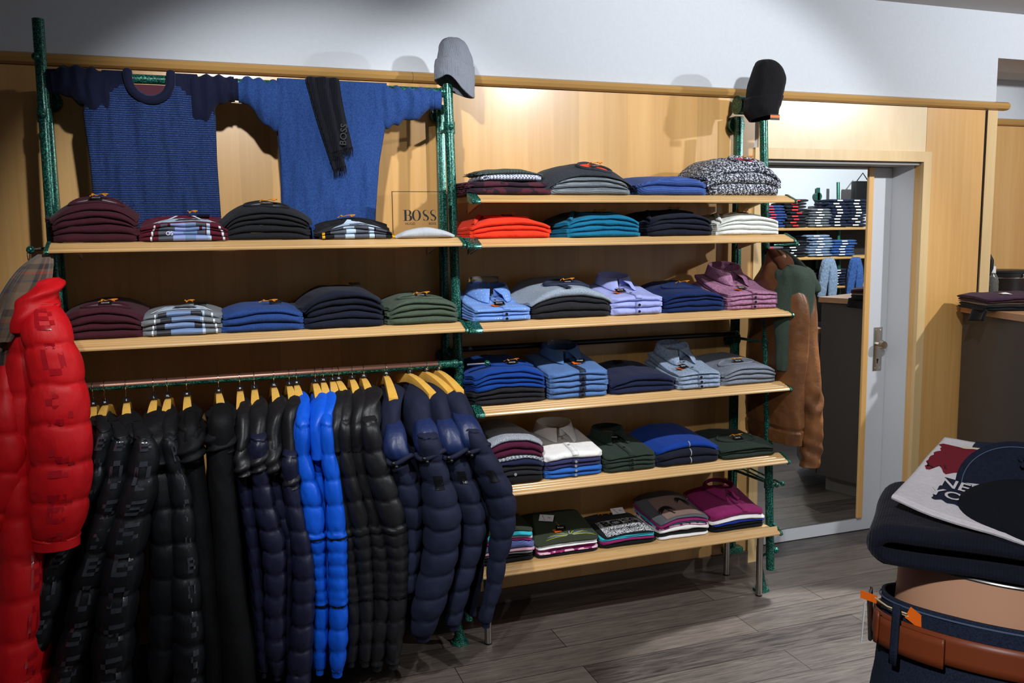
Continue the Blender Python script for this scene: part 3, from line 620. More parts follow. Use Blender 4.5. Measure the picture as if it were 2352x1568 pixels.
# materials for the garments
BURG = cloth('burgundy_jersey', '#431824', '#30121a', .3); BURGP = cloth('burgundy_tee', '#5c1528', '#4a1020', .3, scale=120, bigb=.25)
CHAR = cloth('charcoal_jersey', '#212227', '#18191c', .4); CHAR2 = cloth('dark_charcoal_wool', '#1a1a1e', '#26262b', .4)
NAVYJ = cloth('navy_jersey', '#1a2140', '#141a33', .35); NAVYD = cloth('dark_navy_jersey', '#161a2c', '#10131f', .35)
BLUEM = cloth('blue_melange', '#1f3a72', '#2b4a86', .5, bump=.35); ROYAL = cloth('royal_navy', '#10285c', '#0d224f', .4); COBALT = cloth('cobalt_jersey', '#0b3d8c', '#0a367c', .4)
OLIVE = cloth('olive_melange', '#4c5a49', '#3e4a3d', .5); DGREEN = cloth('dark_green_jersey', '#28352c', '#202b24', .4); DOLIVE = cloth('dark_olive_tee', '#333a2a', '#2b3223', .4)
CAMOG = cloth('grey_camo_print', '#80868f', '#20242c', 1, kind='camo', period=.035); CAMOB = cloth('blue_camo_print', '#aab6cf', '#30353f', 1, kind='camo', period=.045)
GREYT = cloth('grey_tee', '#7a7f84', '#6c7176', .4); LGREY = cloth('light_grey_knit', '#b9bdc3', '#8e939b', .6, kind='knit', period=.004)
ORNG = cloth('orange_red_jersey', '#e8361a', '#d8300f', .3, bigb=.6); TEAL = cloth('teal_jersey', '#0b6d92', '#096082', .4, bigb=.6); WHT = cloth('white_jersey', '#dfe3de', '#d3d8d4', .4, bigb=.7)
RIBG = cloth('grey_ribbed_knit', '#4b5258', '#8f98a0', .8, kind='ycourse', period=.0095, bump=.8, scale=500); RIBB = cloth('blue_ribbed_knit', '#263f80', '#4c69aa', .7, kind='ycourse', period=.009, bump=.8, scale=500)
DKWOOL = cloth('dark_grey_wool', '#24272d', '#363a42', .5, bump=.5); CABLE = cloth('melange_cable_knit', '#1d1f2c', '#c6cad4', 1, kind='cable', period=.006, bump=1.0, scale=700, bigb=.6)
SCB = cloth('burgundy_scarf', '#4a1f2b', '#221722', .9, kind='camo', period=.06); SCG = cloth('grey_green_scarf', '#48534c', '#2c332f', .9, kind='check', period=.006); SCW = cloth('gingham_scarf', '#dfe3ef', '#26335f', .95, kind='check', period=.0065)
LBLUE = cloth('light_blue_dotted_shirting', '#6f95d8', '#e8eefb', 1, kind='dots', period=.011, bump=.1, bigb=.3); LILAC = cloth('lilac_shirting', '#9aa3de', '#a6aee4', .4, bump=.1, bigb=.6)
MAUVE = cloth('mauve_chambray', '#8a5a78', '#a87795', .7, bump=.15, bigb=.6, scale=120); STBLUE = cloth('steel_blue_shirting', '#48689c', '#5677a8', .5, bump=.1, bigb=.5); NAVYTR = simple('navy_trim', '#1b2640', .7)
CHAMB = cloth('grey_chambray', '#76879f', '#95a4ba', .6, bump=.15, bigb=.6, scale=120); GREYM2 = cloth('grey_melange_sweat', '#666d7a', '#7d8490', .6); TWEED = cloth('grey_blue_tweed', '#5d6879', '#9ba6b5', .8, scale=500, bump=.5)
WSHIRT = cloth('white_shirting', '#e8e6e4', '#dedcda', .3, bump=.1, bigb=.6); WMEL = cloth('white_grey_melange', '#b9bdc4', '#7d828c', .8, scale=400); GING = cloth('grey_gingham', '#a9adb4', '#4b4e57', .9, kind='check', period=.008)
PATN = cloth('navy_pattern_shirting', '#232447', '#3a3c66', .9, kind='check', period=.004); BLUES = cloth('bright_blue_shirting', '#2b62b4', '#2558a6', .4, bigb=.5); PLUM = cloth('plum_sweat', '#4d1330', '#42102a', .4)
ZBLUE = cloth('cobalt_sweat', '#0d3a92', '#0b3383', .4); BLK = cloth('black_jersey', '#121216', '#0d0d10', .4); TURQ = cloth('turquoise_jersey', '#37b5c6', '#30a9ba', .4); MAG = cloth('magenta_jersey', '#8b2460', '#7e1f56', .4, bigb=.7)
PINK = cloth('pink_jersey', '#d3a5b5', '#c99aab', .4); STRP = cloth('navy_striped_jersey', '#27336e', '#8b9ad0', .8, kind='stripe', period=.004); ROY = cloth('royal_jersey', '#16308e', '#132a80', .4); ZEB = cloth('black_white_print', '#15151a', '#d8dade', 1, kind='zebra', period=.011)
GTEE = cloth('grey_print_tee', '#5a5c62', '#4e5056', .4); MAUD = cloth('pink_check_tee', '#8b2460', '#e3bccb', .9, kind='camo', period=.03); BLACKPR = simple('black_print', '#0a0a0c', .6); DIRTY = cloth('taupe_print', '#8a7068', '#7d645d', .4)
def patch(p, o, k, quad, mat, name='print', up=.0012, n=10, m=6, ragged=0, seed=0):
    """a printed area on top of garment k: quad in (x, y) corners"""
    a, b, c, d = [Vector(q) for q in quad]
    def fn(u, v):
        q = (a*(1-u)+b*u)*(1-v)+(d*(1-u)+c*u)*v
        if ragged: q = q+Vector((nz(u*7+seed, v*7)*ragged, nz(u*7, v*7+seed)*ragged))
        return p.P(q.x, q.y, k, up)
    return MB().grid(fn, n, m).build(name, mat, o, smooth=False)
def fpatch(p, o, k, x0, x1, mat, lo=.05, hi=.95, name='print', n=8):
    """printed area wrapping the front fold of garment k"""
    yf = dict((id(a), b[2]) for a, b in p_last(p))[id(o)]
    return None
def p_last(p): return p.out
def frontprint(p, o, k, yf, segs, name='print'):
    """colour blocks on the front fold: segs = (x0, x1, material)"""
    sh_ = [.010*nz(k*3.3, p.seed, j*1.7) for j in range(len(segs)+1)]
    for j_, (xa, xb, m) in enumerate(segs):
        if name == 'print': xa += sh_[j_]*(2 if xb-xa > .02 else .6); xb += (sh_[j_+1]*2 if xb-xa > .02 else sh_[j_]*.6)
        nn = max(2, int((xb-xa)/.008)); vs = []; r = min(p.t[k]*.75, .018)
        for i in range(nn+1):
            x = xa+(xb-xa)*i/nn; zt = p.Z(k+1, x, yf); zb = p.Z(k, x, yf); mm = (zt+zb)/2; h = (zt-zb)/2
            for a in (75, 50, 25, 0, -25, -50, -70):
                an = math.radians(a); wv = .0045*nz(x*11, k*2.7, p.seed*1.3)+.002*nz(x*31, k*2.7, p.seed); vs.append((x, yf+.2+wv+r*(1-math.cos(an))-.0014*math.cos(an)-.0002, mm+h*math.sin(an)*1.03))
        MB().add(vs, [(i*7+j, i*7+j+1, (i+1)*7+j+1, (i+1)*7+j) for i in range(nn) for j in range(6)]).build(name, m, o)
PR1 = simple('white_print', '#dfe3ea', .6); PR2 = simple('slate_print', '#4b4f5a', .6); PR3 = simple('periwinkle_print', '#8b9acb', .6); PR4 = simple('pale_blue_print', '#b6c8dc', .6); PR5 = simple('yellow_print', '#e9b21c', .6); PR6 = simple('dark_slate_print', '#2b2d35', .6); PR7 = simple('blue_grey_print', '#6e86ad', .6)
def sw_neck(mat, inner=None, tape=SILV, **k):
    def f(p, o, kk): neckline(p, o, kk, mat, inner=inner or mat, tape=tape, **k)
    return f
# ---- left rack, upper shelf
stack('L1', -.506, -.236, .148, [(BURG, 'burgundy folded')]*5, 'leftmost stack', 'sweatshirt', name='folded_sweatshirt', seed=1, dxtop=.012, feat=sw_neck(BURG, x=.005, y=-.335, a=.082, b=.04))
def camo(b1, cols):
    def f(p, o, kk):
        for kq, (ob, L) in enumerate(p.out):
            yf = L[2]; hw = p.hw
            frontprint(p, ob, kq, yf, [(-hw*(.78-.03*kq), -hw*(.74-.03*kq), PR1), (-hw*.60, -hw*(.30+.1*(kq%2)), cols[0]), (-hw*(.30+.1*(kq%2)), hw*.02, cols[1]), (hw*.02, hw*(.22+.1*(kq%3)), PR7), (hw*(.22+.1*(kq%3)), hw*.50, cols[0] if kq%2 else cols[1]), (hw*.50, hw*.58, cols[2]), (hw*(.86-.03*kq), hw*(.91-.03*kq), PR1)])
        yf = p.out[-1][1][2]
        patch(p, o, kk, [(-.085, yf+.012), (.085, yf+.012), (.075, yf+.075), (-.05, yf+.085)], cols[2], ragged=.012, seed=b1)
        patch(p, o, kk, [(-.03, yf+.03), (.05, yf+.03), (.04, yf+.065), (-.02, yf+.07)], PR6, up=.002, ragged=.01, seed=b1+1)
        patch(p, o, kk, [(-.1, yf+.02), (-.03, yf+.1), (-.022, yf+.098), (-.09, yf+.014)], PR1, up=.0025, n=4, m=3)
        patch(p, o, kk, [(.1, yf+.02), (.03, yf+.1), (.022, yf+.098), (.09, yf+.014)], PR1, up=.0025, n=4, m=3)
        text('OS', (-hw*.35, yf+.2-.0035, p.Z(2, -hw*.35, yf)-p.t[1]*.45), (1, 0, 0), (0, .0, 1), .018, PR1, p.out[1][0], 'lettering')
        cord(p, o, kk, .02, yf+.1, L=.02); label(p, o, kk, .06, -.29, None, up=.003)
    return f
stack('L1', -.223, .057, .078, [(BURGP, 'burgundy printed')]*4, 'second stack', 'T-shirt', name='folded_tshirt', seed=2, feat=camo(1, (PR2, PR3, PR4)), c=.3, back=.02)
stack('L1', .052, .325, .136, [(CHAR, 'charcoal folded')]*5, 'middle stack', 'sweatshirt', name='folded_sweatshirt', seed=3, dxtop=.016, c=.33, feat=sw_neck(CHAR, x=.0, y=-.33, a=.075, b=.04))
def bcamo(p, o, kk):
    for kq, (ob, L) in enumerate(p.out):
        yf = L[2]; frontprint(p, ob, kq, yf, [(-.125, -.115, PR5), (-.09, -.04, PR2), (-.04, -.012, PR4), (-.012, .04, PR2), (.04, .06, PR4), (.06, .10, PR2), (.125, .135, PR5)])
    yf = p.out[-1][1][2]; patch(p, o, kk, [(-.09, yf+.012), (.09, yf+.012), (.07, yf+.07), (-.02, yf+.1)], PR4, ragged=.01, seed=4); patch(p, o, kk, [(-.02, yf+.02), (.05, yf+.02), (.04, yf+.05), (-.02, yf+.05)], PR2, up=.002, ragged=.01, seed=5)
    cord(p, o, kk, -.03, yf+.1)
stack('L1', .36, .63, .056, [(BLK, 'black printed')]*3, 'fourth stack', 'T-shirt', name='folded_tshirt', seed=4, feat=bcamo, c=.45, back=.03)
p = Pile('L1', .64, .852, .044, 1, yf=-.40, yb=-.345, c=.55, seed=5); o = p.garment(0, LGREY, 'rolled_knit_hat', plies=1); tag(o, 'light grey knitted hat lying in front of the acrylic sign', 'hat')
# ---- left rack, lower shelf
stack('L2', -.482, -.238, .112, [(BURG, 'burgundy folded')]*4, 'leftmost stack', 'sweatshirt', name='folded_sweatshirt', seed=6, feat=sw_neck(BURG, x=.01, y=-.325, a=.075, b=.042), back=.01)
stack('L2', -.234, .014, .094, [(GREYT, 'grey printed')]*4, 'second stack', 'T-shirt', name='folded_tshirt', seed=7, feat=camo(3, (PR6, PR7, PR4)), c=.2)
def f(p, o, kk): cord(p, o, kk, .02, -.30); label(p, o, kk, .05, -.29, None)
stack('L2', .024, .286, .092, [(BLUEM, 'blue folded')]*3, 'middle stack', 'sweatshirt', name='folded_sweatshirt', seed=8, feat=f, c=.2)
def f(p, o, kk): cord(p, o, kk, .03, -.22); label(p, o, kk, .06, -.22, None)
stack('L2', .305, .582, .142, [(NAVYD, 'dark navy folded')]*5, 'fourth stack', 'sweatshirt', name='folded_sweatshirt', seed=9, feat=f, c=.3, jit=.014)
def f(p, o, kk):
    neckline(p, o, kk, OLIVE, x=0, y=-.32, a=.085, b=.045, tape=SILV, inner=DGREEN)
    placket(p, o, OLIVE, x=.0, w=.022, yfront=-.30, y1=-.15) if False else None
    for yy in (-.235, -.205, -.18): c = p.P(-.0, yy, kk, .002); MB().cyl(c, c+Vector((0, 0, .002)), .0055, 12).build('button', BLACKP, o)
stack('L2', .605, .872, .105, [(OLIVE, 'olive green folded')]*4, 'rightmost stack', 'henley shirt', name='folded_henley', seed=10, feat=f, c=.3)
# ---- right rack, top shelf
def fringe(p, o, k, xl, m, n=14, L=.03):
    mb = MB(); rnd = random.Random(k+3)
    for i in range(n):
        y = -.38+.22*i/n; zt = p.Z(k+1, xl+.005, y); zb = p.Z(k, xl+.005, y); z = zb+(zt-zb)*rnd.uniform(.25, .8); a = Vector((xl+.012, y+.2, z))
        mb.tube([a, a+Vector((-L*.5, rnd.uniform(-.006, .006), .001)), a+Vector((-L*rnd.uniform(.8, 1.2), rnd.uniform(-.01, .01), rnd.uniform(-.006, .004)))], [.0035, .003, .0012], 6)
    mb.build('fringe', m, o)
p = stack('R1', .925, 1.245, .056, [(SCB, 'burgundy patterned folded')]*2, 'lower pair of scarf pile', 'scarf', name='folded_scarf', seed=11, c=.12, jit=.008)
for k, (ob, L) in enumerate(p.out): fringe(p, ob, k, L[0], SCB)
q = Pile('R1', .985, 1.215, .05, 2, seed=12, c=.18, zb=ZS['R1']+.03+.0535, yf=-.37, yb=-.16, weights=[1.1, 1])
g = q.garment(0, SCW, 'folded_scarf'); tag(g, 'blue and white gingham scarf between burgundy and grey-green scarves, top shelf', 'scarf', 'scarves on the top shelf')
g = q.garment(1, SCG, 'folded_scarf', dx=.008); tag(g, 'grey-green woven scarf with fringe, topmost of the scarf pile', 'scarf', 'scarves on the top shelf'); fringe(q, g, 1, q.last[0], SCG, L=.035)
def f(p, o, kk):
    neckline(p, o, kk, DKWOOL, x=.035, y=-.335, a=.07, b=.045, inner=simple('orange_lining', '#ef4423', .7), r=.007, tape=None); label(p, o, kk, .035, -.352, 'BOSS', w=.035, h=.012, up=.005)
stack('R1', 1.25, 1.585, .128, [(RIBG, 'grey ribbed'), (RIBG, 'grey ribbed'), (RIBG, 'grey ribbed'), (DKWOOL, 'dark grey orange-lined')], 'second stack', 'sweater', seed=13, c=.36, fd=.045, dxtop=.03, feat=f, weights=[1, 1, 1, 1.15])
stack('R1', 1.625, 1.935, .078, [(RIBB, 'blue ribbed')]*2, 'third stack', 'sweater', seed=14, c=.3, back=.012)
def f(p, o, kk): neckline(p, o, kk, CABLE, x=.03, y=-.33, a=.075, b=.055, inner=simple('crimson_lining', '#c22350', .7), r=.009, tape=None)
stack('R1', 1.965, 2.318, .165, [(CABLE, 'black and white cable-knit')]*3, 'rightmost stack', 'sweater', seed=15, c=.36, fd=.04, feat=f, jit=.01)
# ---- right rack, second shelf
def rumple(mat, txt='BOSS'):
    def f(p, o, kk):
        neckline(p, o, kk, mat, x=.0, y=-.315, a=.09, b=.035, tape=None, r=.004)
        # a loose sleeve fold lying across the left front corner
        mb = MB()
        def fn(u, v):
            x = -p.hw*.95+u*p.hw*.6; y = -.385+.17*u+.05*v; return p.P(x, y, kk, .003+.012*math.sin(PI*v)*math.sin(PI*min(1, u*1.1+.05))+.003*nz(u*9, v*5))
        mb.grid(fn, 16, 10); mb.build('sleeve_fold', mat, o, solid=.002)
    return f
stack('R2', .925, 1.243, .086, [(ORNG, 'orange-red folded')]*3, 'leftmost stack', 'sweatshirt', name='folded_sweatshirt', seed=16, c=.36, feat=rumple(ORNG), dxtop=.004)
stack('R2', 1.325, 1.632, .098, [(TEAL, 'teal folded')]*4, 'second stack', 'sweatshirt', name='folded_sweatshirt', seed=17, c=.3, feat=rumple(TEAL), back=.008)
stack('R2', 1.672, 1.972, .104, [(NAVYD, 'dark navy folded')]*4, 'third stack', 'sweatshirt', name='folded_sweatshirt', seed=18, c=.34, feat=rumple(NAVYD), back=.01)
stack('R2', 2.005, 2.33, .09, [(WHT, 'white folded')]*4, 'rightmost stack', 'sweatshirt', name='folded_sweatshirt', seed=19, c=.3, feat=rumple(WHT), back=.006)
# ---- right rack, third shelf
def f(p, o, kk):
    hangtag(p, o, kk, .0, -.335, rz=-.1)
    vs = []
    def fn(u, v):
        th = -.2+(PI+.4)*u; return p.P(0, -.15, kk, 0)+Vector((.058*math.cos(th), .052*math.sin(th), .036+.028*v))
    MB().grid(fn, 30, 3).build('collar_stay', PLASTIC, o, solid=.0006)
stack('R3', .932, 1.156, .062, [(LBLUE, 'light blue dotted')]*3, 'leftmost stack', 'shirt', name='folded_shirt', seed=20, c=.08, jit=.003, shirt=dict(x=.012, nb=2, R=.068), feat=f, back=0.05)
def f(p, o, kk):
    neckline(p, o, kk, NAVYTR, x=.02, y=-.27, a=.095, b=.05, inner=NAVYD, r=.008, tape=None); 
    P_ = [p.P(-.02+.0*i, -.30-.09*i/8, kk, .003) for i in range(9)]; MB().ribbon(P_, (0, 0, 1), .03).build('placket', NAVYTR, o)
stack('R3', 1.172, 1.50, .128, [(CHAR2, 'charcoal')]*3+[(TWEED, 'grey tweed navy-trimmed')], 'second stack', 'sweater', seed=21, c=.34, feat=f, dxtop=.014, weights=[1, 1, 1, 1.3], back=0.03)
stack('R3', 1.515, 1.735, .088, [(LILAC, 'lilac')]*3, 'third stack', 'shirt', name='folded_shirt', seed=22, c=.1, jit=.004, shirt=dict(x=0, nb=2), feat=lambda p, o, kk: hangtag(p, o, kk, -.035, -.29, rz=.05), weights=[1.1, .9, 1], back=0.045)
stack('R3', 1.752, 2.035, .096, [(ROYAL, 'dark royal blue')]*4, 'fourth stack', 'sweater', seed=23, c=.3, feat=sw_neck(ROYAL, x=0, y=-.27, a=.09, b=.06, tape=None, lab=False), back=0.03)
stack('R3', 2.058, 2.308, .086, [(MAUVE, 'mauve')]*4, 'rightmost stack', 'shirt', name='folded_shirt', seed=24, c=.12, jit=.004, shirt=dict(x=0, nb=2, h=.045, R=.065), feat=lambda p, o, kk: hangtag(p, o, kk, -.03, -.33, rz=.1), back=0.075)
# ---- right rack, fourth shelf
stack('R4', .925, 1.215, .150, [(CHAR2, 'charcoal')]*3+[(COBALT, 'cobalt blue')]*4, 'leftmost stack', 'sweater', seed=25, c=.22, feat=sw_neck(COBALT, x=.03, y=-.30, a=.09, b=.05, tape=None), back=0.015)
stack('R4', 1.24, 1.487, .122, [(STBLUE, 'steel blue')]*5, 'second stack', 'shirt', name='folded_shirt', seed=26, c=.06, jit=.004, shirt=dict(x=.01, nb=3, pm=NAVYTR, h=.042, R=.066), feat=lambda p, o, kk: (hangtag(p, o, kk, .05, -.27, rz=-.5), MB().grid(lambda u, v: p.P(0.01, -.15, kk, 0)+Vector((.055*math.cos(PI*u), .05*math.sin(PI*u), .04+.02*v)), 24, 3).build('collar_stay', PLASTIC, o, solid=.0006)), back=0.04)
stack('R4', 1.515, 1.80, .082, [(NAVYJ, 'navy')]*3, 'middle stack', 'sweater', seed=27, c=.3, feat=lambda p, o, kk: label(p, o, kk, -.02, -.17, None), back=0.018)
stack('R4', 1.818, 2.02, .082, [(CHAMB, 'grey chambray')]*4, 'fourth stack', 'shirt', name='folded_shirt', seed=28, c=.1, jit=.005, shirt=dict(x=0, nb=2, h=.045, R=.062), feat=lambda p, o, kk: hangtag(p, o, kk, -.04, -.31, rz=.35), back=0.06)
stack('R4', 2.04, 2.312, .09, [(GREYM2, 'grey melange')]*4, 'rightmost stack', 'sweater', seed=29, c=.32, feat=sw_neck(GREYM2, x=-.02, y=-.30, a=.085, b=.05, tape=None), back=0.02)
# ---- right rack, fifth shelf
def f(p, o, kk):
    ob, L = p.out[1]; c = Vector((0, L[2]+.2-.004, (p.Z(2, 0, L[2])+p.Z(1, 0, L[2]))/2)); MB().cyl(c, c+Vector((0, -.002, 0)), .006, 12).build('button', SILV, ob)
stack('R5', .955, 1.205, .205, [(BLK, 'black', 'sweater'), (CHAR, 'charcoal', 'henley shirt'), (CHAR2, 'dark grey', 'henley shirt'), (NAVYJ, 'navy', 'sweater'), (GING, 'grey gingham', 'shirt', 'folded_shirt'), (PLUM, 'plum', 'sweater'), (PLUM, 'deep plum', 'sweater'), (WMEL, 'white melange', 'sweater')], 'leftmost stack', 'sweater', seed=30, c=.2, feat=f, jit=.009, weights=[1.2, .8, .9, .9, .7, 1.2, 1.2, 1.0])
stack('R5', 1.222, 1.462, .118, [(BLUES, 'bright blue')]*2+[(PATN, 'navy patterned')]*2+[(WSHIRT, 'white')], 'second stack', 'shirt', name='folded_shirt', seed=31, c=.08, jit=.005, shirt=dict(x=.0, nb=2, b=SILV, h=.045, R=.065), weights=[.8, .8, .8, .8, 1.4], back=0.035)
stack('R5', 1.482, 1.71, .082, [(DGREEN, 'dark green')]*4, 'middle stack', 'polo shirt', name='folded_polo_shirt', seed=32, c=.1, jit=.004, shirt=dict(x=.0, nb=2, h=.035), feat=lambda p, o, kk: hangtag(p, o, kk, -.0, -.22, rz=-.6, orange=False), back=0.03)
stack('R5', 1.725, 2.018, .105, [(NAVYD, 'dark navy')]*2+[(ZBLUE, 'cobalt blue')], 'fourth stack', 'zip sweater', seed=33, c=.3, jit=.012, back=.02, feat=lambda p, o, kk: [frontprint(p, ob, k, L[2], [(0, .005, SILV)], 'zip') for k, (ob, L) in enumerate(p.out)])
stack('R5', 2.035, 2.312, .062, [(DGREEN, 'dark green')]*3, 'rightmost stack', 'sweatshirt', name='folded_sweatshirt', seed=34, c=.2, feat=sw_neck(DGREEN, x=0, y=-.28, a=.09, b=.06, tape=None), back=.01)
# ---- right rack, bottom shelf
T6 = dict(yf=-.345, name='folded_tshirt')
stack('R6', .945, 1.175, .150, [(BLK, 'black'), (BLK, 'worn black'), (GREYT, 'grey'), (PINK, 'pale pink'), (STRP, 'navy striped'), (MAG, 'magenta'), (WSHIRT, 'white'), (TURQ, 'turquoise'), (DOLIVE, 'dark olive')], 'leftmost stack', 'T-shirt', seed=35, c=.12, jit=.008, weights=[1, 1, .8, .7, 1.8, .8, .8, .9, .8], **T6)
def pricetag(p, o, kk, x, y, rz):
    t = label(p, o, kk, x, y, None, .062, .036, rz, m=WHITEP, up=.008, tilt=.5); t.name = 'price_tag'; c = p.P(x, y, kk, .008)+Vector((0, 0, .018*math.sin(.5)))
    ux = Vector((math.cos(rz), math.sin(rz), 0)); vy = Vector((-math.sin(rz)*math.cos(.5), math.cos(rz)*math.cos(.5), math.sin(.5))); n = ux.cross(vy); red = simple('red_print', '#c8322a', .6)
    d = (ux*.45-vy*.9).normalized(); text('REDUZIERT', c-ux*.012+n*.002, d*-1, d.cross(n)*1.0 if False else n.cross(d*-1), .0068, red, t); text('39,-', c+ux*.014+n*.002, ux, vy, .013, red, t)
def f(p, o, kk):
    pricetag(p, o, kk, -.03, -.17, -.55); rnd = random.Random(5)
    cols = [simple('acid_print', '#b7ba1e', .6), simple('pale_violet_print', '#b9a4c8', .6), simple('sea_print', '#3f7f74', .6)]
    for i in range(16):
        a = PI*(.05+.9*i/15); c = Vector((.02, -.315)); P_ = [p.P(c.x+math.cos(a)*(.015+.1*t/6)*1.0, c.y+math.sin(a)*(.01+.05*t/6)-.02*(t/6)**2, kk, .0015) for t in range(7)]
        MB().ribbon(P_, (0, 0, 1), [.002, .0035, .004, .004, .0035, .003, .001], .0004).build('palm_print', cols[i % 3], o)
    hangtag(p, o, kk, .0, -.255, rz=-.3)
stack('R6', 1.19, 1.465, .078, [(BLK, 'black'), (MAUD, 'magenta checked'), (MAG, 'magenta'), (WSHIRT, 'thin white'), (WSHIRT, 'white lettered'), (DOLIVE, 'dark olive palm-print')], 'second stack', 'T-shirt', seed=36, c=.1, jit=.007, feat=f, weights=[1, .8, 1, .7, .9, 1], **T6, back=0.035)
def f(p, o, kk):
    patch(p, o, kk, [(-.105, -.335), (.115, -.335), (.11, -.19), (-.095, -.19)], ZEB, n=16, m=10); text('BOSS', p.P(.0, -.235, kk, .004), (1, 0, 0), (0, 1, .0), .075, BLACKPR, o); text('HUGO BOSS', p.P(.0, -.295, kk, .004), (1, 0, 0), (0, 1, 0), .026, BLACKPR, o)
    pricetag(p, o, kk, .045, -.13, .0); cord(p, o, kk, -.03, -.14)
stack('R6', 1.49, 1.735, .068, [(BLK, 'black'), (MAG, 'magenta'), (TURQ, 'turquoise'), (TURQ, 'bright turquoise'), (BLK, 'black and white printed')], 'middle stack', 'T-shirt', seed=37, c=.18, jit=.006, feat=f, weights=[1.6, .8, .7, .7, .8], **T6)
def f(p, o, kk):
    patch(p, o, kk, [(-.085, -.335), (.095, -.335), (.09, -.15), (-.08, -.15)], DIRTY, n=14, m=10); rnd = random.Random(9)
    for (cx, cy, s_) in ((-.05, -.25, 1), (.06, -.19, .9)):
        MB().ribbon([p.P(cx+.004*i*s_, cy-.012*i*s_, kk, .003) for i in range(6)], (0, 0, 1), .006, .0004).build('palm_print', BLACKPR, o)
        for i in range(11):
            a = PI*(-.15+1.3*i/10); MB().ribbon([p.P(cx+math.cos(a)*.010*t*s_, cy+math.sin(a)*.009*t*s_-.0012*t*t, kk, .003) for t in range(5)], (0, 0, 1), [.006, .010, .008, .006, .002], .0004).build('palm_print', BLACKPR, o)
stack('R6', 1.755, 2.0, .112, [(WSHIRT, 'white'), (BLK, 'black'), (WSHIRT, 'bright white'), (MAUD, 'magenta checked'), (TURQ, 'turquoise'), (MAG, 'magenta'), (GTEE, 'grey palm-print')], 'fourth stack', 'T-shirt', seed=38, c=.26, jit=.007, feat=f, weights=[.9, 1.1, 1, .8, .5, .9, 1], **T6, back=0.03)
def f(p, o, kk):
    collar(p, o, MAG, x=.02, y=-.15, R=.06, h=.02, flap=.035, lift=.004)
    placket(p, o, MAG, x=.03, w=.026, yfront=-.34, y1=-.2, bm=MAG, nb=2)
stack('R6', 2.02, 2.288, .105, [(BLK, 'black', 'T-shirt', 'folded_tshirt'), (BLK, 'faded black', 'T-shirt', 'folded_tshirt'), (ROY, 'royal blue', 'T-shirt', 'folded_tshirt'), (WSHIRT, 'white', 'T-shirt', 'folded_tshirt'), (MAG, 'magenta', 'polo shirt', 'folded_polo_shirt')], 'rightmost stack', 'T-shirt', seed=39, c=.2, jit=.006, feat=f, weights=[1, .9, .6, .9, 2.0], yf=-.345, back=0.05)
# ================================================================== hanging garments
class Loft:
    """surface around a path of (x, y, z, r) or (x, y, z, rx, ry); sliced across the world Z axis (axis='z') or X axis"""
    def __init__(s, path, disp=None, axis='z', org=(0, 0, 0)):
        s.p = [tuple(q) if len(q) == 5 else tuple(q)+(q[3],) for q in path]; s.disp = disp; s.ax = axis; s.org = Vector(org)
    def at(s, t, th, off=0):
        x, y, z, rx, ry = catmull(s.p, t); a, b = math.cos(th), math.sin(th)
        if s.ax == 'z': P = Vector((x, y, z)); d = Vector((a*rx, b*ry, 0))
        else: P = Vector((x, y, z)); d = Vector((0, b*rx, a*ry))
        m = s.disp(t, th, P, max(rx, .001)) if s.disp else 0
        l = d.length or 1e-6; return P+d*((l+m+off)/l)-s.org
    def mesh(s, nt, nth, cap=True, t0=0, t1=1):
        mb = MB(); mb.grid(lambda u, v: s.at(t0+(t1-t0)*v, 2*PI*u), nth, nt, True)
        if cap:
            mb.f.append(tuple(range(nth))); mb.f.append(tuple(range((nt-1)*nth, nt*nth))[::-1])
        return mb
def baffles(seams, depth=.2, pleat=.0026, seed=0, band=None):
    ss = sorted(seams)
    def d(t, th, P, r):
        z = P.z+.012*nz(P.x*9+seed, th*1.3, P.z*3); a = None
        for i in range(len(ss)-1):
            if ss[i] <= z < ss[i+1]: a, b = ss[i], ss[i+1]; break
        if a is None: return .0015*nz(th*2+seed, z*14)
        f = 4*(z-a)*(b-z)/(b-a)**2; f = max(f, 0)**.42; dep = min(r*depth, (b-a)*.14, .012)
        return -dep*(1-f)+(1-f)*pleat*math.sin(th*17+3*nz(z*5, th, seed))*1.2+.004*nz(th*1.6+seed, z*11, P.x*3)*f+.0018*nz(th*5+seed, z*34)
    return d
def smoothd(seed=0, a=.004, twist=0):
    def d(t, th, P, r): return a*nz(th*1.2+seed, P.z*7)+a*.7*nz(th*3+seed, P.z*19+th*2)+(twist*r*math.sin(2*th+t*16+seed) if twist else 0)
    return d
NYN = dict(kind='nylon', scale=40, sheen=.0, big=7)
J_BLK = cloth('black_nylon', '#101216', '#0c0e12', .3, rough=.5, spec=.35, bump=.05, bigb=.22, **NYN); J_SOFT = cloth('black_softshell', '#0b0c0e', '#090a0b', .3, rough=.7, spec=.2, sheen=0, bump=.1)
J_NVS = cloth('shiny_dark_navy_nylon', '#1b1c33', '#15162a', .3, rough=.42, spec=.4, bump=.04, bigb=.22, **NYN); J_BLU = cloth('bright_blue_nylon', '#0b57d2', '#0a50c6', .3, rough=.42, spec=.4, bump=.04, bigb=.22, **NYN)
J_BLS = cloth('shiny_black_nylon', '#1a1a1d', '#151517', .3, rough=.46, spec=.35, bump=.04, bigb=.22, **NYN); J_NVM = cloth('matt_navy_nylon', '#1a1e33', '#161a2c', .3, rough=.78, spec=.2, bump=.04, bigb=.2, **NYN)
J_LIN = cloth('blue_lining_nylon', '#1a2852', '#152146', .3, rough=.42, spec=.4, bump=.04, bigb=.22, **NYN); J_RED = cloth('red_nylon', '#c80d16', '#bb0a13', .3, rough=.55, spec=.3, bump=.04, bigb=.2, **NYN)
